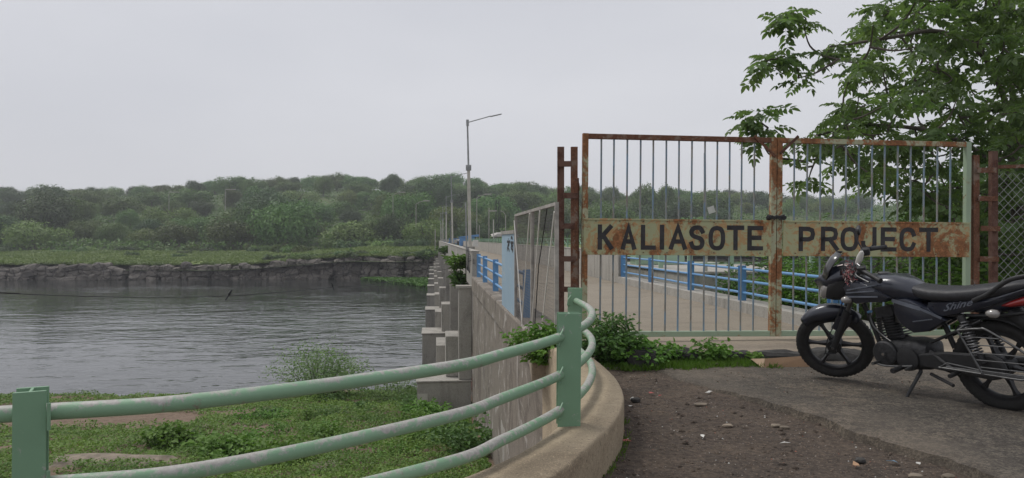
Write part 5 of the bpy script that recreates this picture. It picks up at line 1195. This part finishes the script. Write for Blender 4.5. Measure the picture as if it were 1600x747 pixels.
for y_ in (.18, .155): MB().tube([(.28, y_, .283), (-.30, y_, .29)], .0045, 6).build('wire', MT['steelgrey'], sg_)

# ============================================================ street lamps along the dam
LZ = .87
def make_lamp(label):
    e = empty('street_lamp', label=label, cat='street lamp', group='street lamps on the dam')
    MB().tube([(0, 0, 0), (0, 0, 3.5)], [.075, .068], 12).tube([(0, 0, 0), (0, 0, .03)], .14, 12).build('lower_pole', MT['pole_white'], e, smooth=40)
    MB().tube([(0, 0, 3.5), (-.015, 0, 5.62)], [.045, .038], 10).build('upper_pole', MT['galv'], e, smooth=40)
    MB().box((-.12, -.10, 3.44), (.12, .10, 3.68)).build('junction_box', MT['galv'], e, bevel=.01)
    MB().box((-.07, -.07, 5.45), (.05, .07, 5.72)).tube([(0, 0, 5.6), (1.05, .05, 5.90)], .022, 8).build('arm', MT['galv'], e, smooth=40)
    MB().prism([(1.0, 5.885), (1.10, 5.915), (1.52, 6.005), (1.56, 5.99), (1.50, 5.965), (1.06, 5.865)], 'y', -.0, .14).build('lamp_head', MT['galv'], e, bevel=.01)
    return e
names = ['nearest tall street lamp on the left parapet of the dam', 'second street lamp along the left parapet of the dam', 'third street lamp along the left parapet of the dam', 'fourth street lamp along the left parapet of the dam', 'fifth street lamp far along the left parapet', 'sixth and farthest street lamp at the end of the left parapet']
l0 = make_lamp(names[0])
for k in range(6):
    o = l0 if k == 0 else copy_tree(l0); o['label'] = names[k]; o.location = dw(1.66, 32.6 + 29*k, LZ + (-.01*k if k else 0)); o.rotation_euler = (0, R(-1.0 if k == 0 else random.uniform(-1.4, .3)), A)
    ped = MB().box((-.22, -.35, -1.08), (.20, .35, -.002)).build('lamp_pedestal', MT['conc'], o, bevel=.01)
    MB().tube([(-.16, -.12, 0), (-.16, -.12, 2.0)], .032, 8).build('conduit', MT['galv'], o, smooth=40)
    MB().box((.12, -.45, .0), (.36, -.25, .30)).build('meter_box', MT['white'], o, bevel=.008)
hl = {}
def hill_lamp(px, ytop, ybot, Y, label, arm=1):
    a_, b_ = at(px, ybot, Y), at(px, ytop, Y); hgt = b_.z - a_.z
    e = empty('street_lamp', (a_.x, a_.y, hill(a_.x, a_.y)), (0, 0, 0), label, 'street lamp', 'lamps on the hill'); dz = a_.z - hill(a_.x, a_.y); h2 = hgt + dz
    MB().tube([(0, 0, 0), (0, 0, h2)], .085, 6).build('pole', MT['pale_steel'], e)
    MB().tube([(0, 0, h2), (.9*arm, 0, h2+.5), (2.2*arm, 0, h2+.75)], .06, 6).box((1.6*arm if arm > 0 else -3.0, -.1, h2+.62), (3.0 if arm > 0 else -1.6, .1, h2+.86)).build('arm', MT['pale_steel'], e)
hill_lamp(614, 305, 326, 178, 'curved pale street lamp among the trees left of the dam lamps'); hill_lamp(650, 319, 338, 160, 'shorter pale street lamp just left of the dam lamps')
hill_lamp(352, 300, 332, 205, 'thin pale lamp pole on the wooded hill right of the full round tree', arm=.01) ; hill_lamp(264, 304, 326, 215, 'faint thin pole on the wooded hill above the long grassy flat', arm=.01)
hill_lamp(745, 309, 372, 150, 'street lamp with a curved arm just right of the nearest dam lamp'); hill_lamp(790, 336, 372, 130, 'short pale lamp by the blue roofed hut', arm=-.4)
for px_, y0_, y1_, Yd, r_, lab, mt in ((771, 343, 374, 95, .07, 'plain white pole on the far side of the dam road', 'pole_white'), (764, 325, 374, 120, .07, 'thin grey pole between the blue booth and the white pole', 'pale_steel'), (775, 312, 374, 140, .13, 'dark lattice mast left of its twin beyond the dam', 'cable'), (780, 310, 374, 140, .13, 'dark lattice mast right of its twin beyond the dam', 'cable'),
                                      (680, 358, 390, 125, .07, 'short pale pole at the far bank left of the dam lamps', 'pale_steel'), (749, 352, 374, 110, .05, 'short thin pole beside the blue booth', 'pale_steel')):
    a_ = at(px_, y1_, Yd); b_ = at(px_, y0_, Yd); zb = -.2 if px_ > 700 else hill(a_.x, a_.y)
    e = empty('pole', (a_.x, a_.y, zb), label=lab, cat='pole')
    if 'lattice' in lab:
        for dx in (-.14, .14): MB().box((dx-.04, -.04, 0), (dx+.04, .04, b_.z-zb)).build('upright', MT[mt], e)
        for k in range(8): MB().bar((-.14, 0, k*(b_.z-zb)/8), (.14, 0, (k+1)*(b_.z-zb)/8), .05, .05).build('brace', MT[mt], e)
    else:
        MB().tube([(0, 0, 0), (0, 0, b_.z-zb)], r_, 8).build('shaft', MT[mt], e, smooth=40); MB().tube([(0, 0, 0), (0, 0, .1)], r_*2, 8).build('base', MT[mt], e)
# pole with a small hanging board behind the gate
p = dw(8.0, 20.6, -.8); e = empty('sign_pole', p, label='grey pole behind the left gate leaf with a small white board hanging near it', cat='pole')
MB().tube([(0, 0, 0), (-.02, 0, 4.55)], [.045, .032], 10).build('shaft', MT['galv'], e, smooth=40); MB().tube([(.0, -.03, 0), (.0, -.03, 2.3)], .055, 8).build('sleeve', MT['pole_white'], e, smooth=40)
MB().box((.07, -.02, 2.78), (.27, .0, 2.98), rot=(0, R(-18), 0)).build('board', MT['white'], e); MB().bar((0, 0, 2.95), (.32, 0, 2.92), .02, .02).build('bracket', MT['galv'], e)

# blue booth, blue fence panel and pale-roofed hut at the far end
B1 = painted('booth_blue', (.09, .26, .55), thr=.8, scale=1); 
e = empty('blue_booth', (-9.0, 146, -.9), (0, 0, A), label='small blue booth with a sloping roof at the far end of the dam', cat='booth')
w_ = MB(); w_.box((-1.6, -1.2, 0), (-.5, 1.2, 2.5)).box((-.499, -1.2, 0), (1.4, 1.2, .95)).box((-.499, -1.2, 1.75), (1.4, 1.2, 2.5)).box((1.05, -1.19, .951), (1.4, 1.19, 1.749)); w_.build('wall', B1, e)
MB().box((-.499, -.9, .951), (1.049, 1.1, 1.749)).build('window', MT['letter'], e)
MB().add([(-1.8, -1.5, 2.55), (2.2, -1.5, 3.05), (2.2, 1.5, 3.05), (-1.8, 1.5, 2.55), (-1.8, -1.5, 2.45), (2.2, -1.5, 2.6), (2.2, 1.5, 2.6), (-1.8, 1.5, 2.45)], [(0,1,2,3),(7,6,5,4),(0,4,5,1),(1,5,6,2),(2,6,7,3),(3,7,4,0)]).build('roof', B1, e)
e = empty('blue_barrier', tuple(dw(4.0, 168, -.5)), (0, 0, A), label='long blue sheet barrier behind the rider at the far end of the dam', cat='barrier')
for k in range(4): MB().box((-2.6 + 1.3*k, -.05, 0), (-1.32 + 1.3*k, .05, 1.75)).build('sheet', B1, e)
MB().box((-2.7, -.12, 1.76), (2.7, .12, 1.9)).build('top_rail', B1, e)
e = empty('roadside_hut', (-1.2, 118, -.9), (0, 0, A), label='open hut with a pale blue sheet roof on posts beyond the right parapet', cat='hut')
for (x, y) in ((-1.5, -1.2), (1.5, -1.2), (-1.5, 1.2), (1.5, 1.2)): MB().box((x-.06, y-.06, 0), (x+.06, y+.06, 2.5)).build('post', MT['pale_steel'], e)
MB().add([(-2.2, -1.7, 2.5), (2.2, -1.7, 2.5), (2.2, 1.7, 2.9), (-2.2, 1.7, 2.9), (-1.2, -1.5, 3.0), (1.6, -1.5, 3.1), (1.6, 1.5, 3.2), (-1.2, 1.5, 3.2)], [(0,1,5,4),(1,2,6,5),(2,3,7,6),(3,0,4,7),(4,5,6,7),(3,2,1,0)]).build('roof', MT['pale_steel'], e)
# rider in a white shirt on a scooter, far along the deck
sc_ = empty('scooter', tuple(dw(4.9, 142, -.21)), (0, 0, A + pi), label='tiny dark scooter ridden along the far end of the dam road', cat='scooter')
for y in (-.6, .6): MB().tube([(-.05, y, .25), (.05, y, .25)], .25, 14).build('wheel', MT['tyre'], sc_, smooth=30)
MB().rings([[Vector((x*w2, y, z0 + h2*(1 if z_ else 0))) for x, z_ in ((-1, 0), (1, 0), (1, 1), (-1, 1))] for y, w2, z0, h2 in ((-.75, .10, .45, .3), (-.3, .16, .4, .42), (.1, .16, .28, .2), (.4, .2, .28, .65), (.55, .14, .5, .5))]).build('body', MT['blackplastic'], sc_, bevel=.02)
MB().tube([(-.33, .42, 1.02), (0, .5, .98), (.33, .42, 1.02)], .02, 6).build('handlebar', MT['cable'], sc_)
MT['shirt'] = plain('white_shirt', (.62, .62, .62), .8); MT['skin'] = plain('brown_skin', (.20, .11, .07), .6); MT['trouser'] = plain('dark_trousers', (.03, .03, .035), .8)
rd = empty('person', tuple(dw(4.9, 142, -.21)), (0, 0, A + pi), label='distant person in a white shirt sitting upright on the scooter', cat='person')
def skinned(name, pts, edges, radii, mat, parent, root=0):
    me = bpy.data.meshes.new(name); me.from_pydata(pts, edges, []); me.materials.append(mat); o = link(name, me, parent)
    md = o.modifiers.new('skin', 'SKIN'); md.use_smooth_shade = True
    for i, r_ in enumerate(radii): me.skin_vertices[0].data[i].radius = (r_, r_)
    me.skin_vertices[0].data[root].use_root = True; ss = o.modifiers.new('sub', 'SUBSURF'); ss.levels = 1; ss.render_levels = 1; return o
P_ = [(0, -.25, .88), (0, -.22, 1.10), (0, -.18, 1.34), (0, -.17, 1.46), (0, -.15, 1.58), (.2, -.17, 1.36), (.30, .02, 1.14), (.30, .34, 1.06), (-.2, -.17, 1.36), (-.30, .02, 1.14), (-.30, .34, 1.06), (.14, -.2, .86), (.2, .18, .82), (.16, .22, .40), (.16, .34, .34), (-.14, -.2, .86), (-.2, .18, .82), (-.16, .22, .40), (-.16, .34, .34)]
E_ = [(0,1),(1,2),(2,3),(3,4),(2,5),(5,6),(6,7),(2,8),(8,9),(9,10),(0,11),(11,12),(12,13),(13,14),(0,15),(15,16),(16,17),(17,18)]
skinned('body', P_, E_, [.15,.14,.15,.06,.07,.07,.05,.035,.07,.05,.035,.10,.085,.05,.04,.10,.085,.05,.04], MT['trouser'], rd)
skinned('shirt', [P_[i] for i in (0, 1, 2, 5, 6, 8, 9)], [(0,1),(1,2),(2,3),(3,4),(2,5),(5,6)], [.165,.16,.17,.085,.07,.085,.07], MT['shirt'], rd)
MB().rings(srings([(-.11, 0, 0, .02, .02, 2), (-.08, 0, 0, .07, .09, 2), (0, 0, 0, .085, .12, 2), (.08, 0, 0, .07, .09, 2), (.11, 0, 0, .02, .02, 2)], 14)).build('head', MT['skin'], rd, smooth=60, loc=(0, -.14, 1.66), rot=(0, 0, R(90)))

# ============================================================ wire over the water and two birds
wp = [(-24, 12, .9), tuple(at(-60, 455, 15.5)), tuple(at(0, 458, 16)), tuple(at(120, 462.5, 17)), tuple(at(230, 464.5, 18)), tuple(at(357, 462.5, 20)), tuple(at(450, 455.5, 22.5)), tuple(at(520, 449, 25.5)), tuple(at(600, 441.5, 31)), tuple(dw(1.24, 46, -.6))]
wire = MB().tube(spline(wp, 10), .010, 5).build('overhead_wire', MT['cable'], smooth=50); tag(wire, 'dark wire sagging across the river to the dam', 'wire')
ex = empty('wire_pole', (-24, 12, bank_z(-24, 12) - .3), label='utility pole on the near bank holding the wire', cat='pole'); MB().tube([(0, 0, 0), (0, 0, 6.2)], [.12, .09], 10).build('shaft', MT['galv'], ex, smooth=40); MB().bar((-.6, 0, 5.6), (.6, 0, 5.6), .08, .08).build('crossarm', MT['rust'], ex)
def bird(name_label, p, rz, lean, s=1.0):
    e = empty('bird', p, (0, lean, rz), label=name_label, cat='bird', group=None)
    MB().rings(srings([(-.012, 0, 0, .006, .006, 2), (0, 0, 0, .022, .022, 2), (.04, 0, 0, .034, .036, 2), (.085, 0, 0, .030, .032, 2), (.115, 0, 0, .018, .019, 2), (.135, 0, 0, .021, .021, 2), (.158, 0, 0, .019, .018, 2), (.172, 0, 0, .006, .006, 2)], 12)).build('body', MT['black'], e, smooth=60, rot=(0, R(-68), 0), loc=(0, 0, .02), scale=(s,)*3)
    MB().prism([(0, .0), (-.02, -.015), (-.075, -.14), (-.045, -.145), (.015, -.02)], 'y', -.012, .012).build('tail', MT['black'], e, loc=(0, 0, .02), scale=(s,)*3)
    MB().tube([(.055, 0, .178), (.085, 0, .170)], [.006, .001], 6).build('beak', MT['black'], e, scale=(s,)*3)
bird('small black bird with a drooping tail on the wire over the middle river', tuple(Vector(at(357, 462.5, 20))), R(20), R(8))
bird('farther small black bird perched on the wire nearer the dam', tuple(Vector(at(520, 449, 25.5))), R(190), R(-4), .85)
# dark cables looped over the end of the left parapet
e = empty('parapet_cables', tuple(dw(1.22, 25, .9)), (0, 0, A), label='loose black cables looped over the near end of the left parapet', cat='cable')
for k in range(4):
    pts = [(.1, 7.2, .02), (.05, 4 - k, .0), (.0, 1.5 - .6*k, -.0), (-.03, .8 - .8*k, -.35 - .1*k), (-.04, .2 - .5*k, -.75), (-.035, -.8, -.45 + .1*k), (.08, -1.95, -.32 - .05*k)]
    MB().tube(spline(pts, 5), .012, 5).build('cable', MT['cable'], e, smooth=50)
# ============================================================ litter, cardboard and gravel
cb = empty('cardboard_sheet', (2.62, 6.80, .012), (0, 0, R(3)), label='folded brown cardboard sheet lying by the front wheel of the motorcycle', cat='cardboard')
MB().add([(-.27, -.03, 0), (.30, .02, .0), (.24, .045, .105), (-.24, .01, .085), (-.27, -.026, -.006), (.30, .024, -.006), (.24, .051, .10), (-.24, .016, .08)], [(0,1,2,3),(7,6,5,4),(0,4,5,1),(1,5,6,2),(2,6,7,3),(3,7,4,0)]).build('panel', MT['card'], cb)
MB().add([(-.275, -.03, 0), (-.243, .01, .085), (-.36, .06, .075), (-.275, -.026, -.004), (-.243, .014, .081), (-.36, .064, .071)], [(0,2,1),(3,4,5),(0,1,4,3),(1,2,5,4),(2,0,3,5)]).build('flap', plain('pale_cardboard', (.42, .30, .20), .85), cb)
MB().box((-.24, .06, 0), (.26, .26, .006)).build('rear_flap', MT['card'], cb)
LC = {'white': plain('paper_white', (.55, .54, .50), .8), 'red': plain('litter_red', (.40, .10, .09), .7), 'blue': plain('litter_blue', (.18, .30, .40), .6), 'tan': plain('dry_leaf_tan', (.36, .22, .13), .85)}
def scrap(px_, py_, s, c, label):
    p = gz(px_, py_, .01); m_ = MB(); n_ = 6; pts = []
    a0 = random.uniform(0, 6.28)
    for k in range(n_): a = a0 + 2*pi*k/n_; rr2 = s*random.uniform(.6, 1.1)*(1.5 if k in (0, 3) else .7); pts.append((rr2*cos(a), rr2*sin(a), random.uniform(.0, s*.45)))
    top = [(x, y, z+.002) for x, y, z in pts]; m_.add(pts + top + [(0, 0, s*.25)], [(i, (i+1) % n_, (i+1) % n_ + n_, i+n_) for i in range(n_)] + [(i+n_, (i+1) % n_ + n_, 2*n_) for i in range(n_)] + [tuple(reversed(range(n_)))])
    o = m_.build('litter_scrap', LC[c], None, loc=p); tag(o, label, 'litter')
SC = [(988, 624, .028, 'white', 'white paper scrap on the dirt close to the kerb bend'), (1108, 614, .03, 'white', 'white scrap in the middle of the dirt'), (1018, 615, .02, 'red', 'left one of two little red scraps side by side on the dirt'), (1031, 619, .018, 'red', 'right one of two little red scraps side by side on the dirt'), (978, 690, .034, 'red', 'red and pale wrapper low beside the kerb'),
      (985, 635, .018, 'white', 'thin white scrap just below the white paper near the kerb'), (1098, 682, .022, 'white', 'small white chip low on the dirt left of the asphalt edge'), (1228, 693, .024, 'white', 'oval white scrap on the dirt beside the asphalt edge'), (1338, 728, .035, 'tan', 'curled tan leaf near the bottom of the asphalt edge'), (1395, 722, .022, 'blue', 'pale blue wrapper at the foot of the asphalt edge'),
      (1046, 577, .026, 'white', 'white scrap on the edge of the grass strip'), (1054, 579, .022, 'blue', 'bluish scrap on the edge of the grass strip'), (992, 578, .024, 'blue', 'small blue wrapper near the end of the kerb'), (1076, 560, .03, 'white', 'white litter lying in the grass strip'), (1154, 564, .024, 'white', 'white scrap in the grass nearest the cardboard'), (1105, 565, .03, 'tan', 'orange-tan scrap in the grass strip'),
      (1120, 585, .02, 'white', 'white chip on the dirt right of the grass scraps'), (1090, 580, .018, 'white', 'second small white chip at the edge of the grass'), (1435, 725, .02, 'white', 'white chip on the bottom right dirt'), (975, 570, .05, 'tan', 'dry tan leaves at the end of the kerb'), (965, 676, .05, 'tan', 'crumpled pale plant scrap against the kerb'), (1262, 640, .016, 'white', 'tiny white chip on the asphalt'), (1210, 552, .02, 'red', 'reddish scrap by the cardboard'), (1435, 577, .025, 'tan', 'yellow wrapper on the ground under the motorcycle')]
for s_ in SC: scrap(*s_)
rock('loose_stone', 'dark angular stone on the dirt beside the kerb bend', gz(993, 625, .02), (0.037, 0.027, 0.017), 31, MT['dark_rock'], 'stone', n=2)
rock('loose_stone', 'flat pinkish stone in the middle of the dirt', gz(1095, 632, .005), (0.048, 0.034, 0.010), 32, MT['pale_rock'], 'stone', n=2)
rock('loose_stone', 'flat pale stone left of the asphalt edge', gz(1212, 665, .005), (0.031, 0.027, 0.011), 33, MT['pale_rock'], 'stone', n=2)
rock('loose_stone', 'pale stone just right of the flat pale one', gz(1226, 668, .005), (0.031, 0.020, 0.010), 34, MT['pale_rock'], 'stone', n=2)
rock('loose_stone', 'pinkish stone with a red fleck low on the dirt', gz(1137, 665, .005), (0.034, 0.020, 0.011), 35, MT['pale_rock'], 'stone', n=2)
rock('loose_stone', 'grey stone at the foot of the asphalt edge', gz(1344, 719, .01), (0.027, 0.024, 0.014), 36, MT['dark_rock'], 'stone', n=2)
rock('loose_stone', 'pale stone at the very bottom under the asphalt edge', gz(1430, 744, .01), (0.034, 0.027, 0.014), 37, MT['pale_rock'], 'stone', n=2)
rock('loose_stone', 'brown stone at the bottom right corner of the dirt', gz(1482, 745, .01), (0.031, 0.027, 0.014), 38, MT['pale_rock'], 'stone', n=2)
# gravel
base_v = np.array([(1,0,0),(-1,0,0),(0,1,0),(0,-1,0),(0,0,.7),(0,0,-.4)]); base_f = np.array([(0,2,4),(2,1,4),(1,3,4),(3,0,4),(2,0,5),(1,2,5),(3,1,5),(0,3,5)])
for nm, cnt, mt_, lo, hi, sd_ in (('clods', 700, MT['dirt'], .008, .030, 9), ('litter_chips', 420, LC['white'], .003, .009, 5), ('brick_chips', 260, plain('brick_chip', (.30, .12, .08), .9), .004, .013, 6), ('gravel', 15000, plain('brown_gravel', (.14, .105, .08), .9, var=.6, scale=60), .003, .011, 1), ('pale_gravel', 1700, plain('pale_gravel', (.30, .26, .22), .9, var=.4, scale=60), .003, .010, 2)):
    g = np.random.default_rng(sd_); X = g.uniform(-.3, 3.6, cnt); Yk = 2.8 + 4.2*g.random(cnt)**1.2; 
    kx = np.interp(Yk, [p.y for p in KOs[40:]], [p.x for p in KOs[40:]]); ex_ = np.interp(Yk, [p[1] for p in E[3:13]], [p[0] for p in E[3:13]])
    okk = (X > kx + .005) & ((X < ex_ - .02) | (g.random(cnt) < .10)); X, Yk = X[okk], Yk[okk]; n_ = len(X)
    s_ = lo + (hi-lo)*g.random(n_)**3; Zk = np.array([yard_z(a, b) for a, b in zip(X, Yk)]) + np.where(X > ex_[okk], .05, 0)
    q = base_v[None]*s_[:, None, None]*g.uniform(.6, 1.3, (n_, 6, 3)); V = (q + np.stack([X, Yk, Zk], 1)[:, None]).reshape(-1, 3); Q = (base_f[None] + 6*np.arange(n_)[:, None, None]).reshape(-1, 3)
    tag(link(nm, np_mesh(nm, V, Q, mt_)), label={'gravel': 'loose brown gravel over the dirt yard', 'pale_gravel': 'pale stone chips scattered over the dirt yard', 'clods': 'small brown clods of earth over the dirt yard', 'litter_chips': 'tiny white litter chips over the dirt yard', 'brick_chips': 'small reddish brick chips over the dirt yard'}[nm], kind='stuff')
# ============================================================ haze
hz = MB().box((-585, -135, -9.4), (585, 580, 62)).build('haze', [])
hz.data.materials.clear(); hm = bpy.data.materials.new('air_haze'); hm.use_nodes = True; hm.node_tree.nodes.clear()
pv = hm.node_tree.nodes.new('ShaderNodeVolumePrincipled'); pv.inputs['Color'].default_value = (.93, .95, 1, 1); pv.inputs['Density'].default_value = .00058; pv.inputs['Anisotropy'].default_value = .2
hmo = hm.node_tree.nodes.new('ShaderNodeOutputMaterial'); hm.node_tree.links.new(pv.outputs[0], hmo.inputs['Volume']); hz.data.materials.append(hm); tag(hz, kind='stuff', label='thin grey humid haze over river and hill')
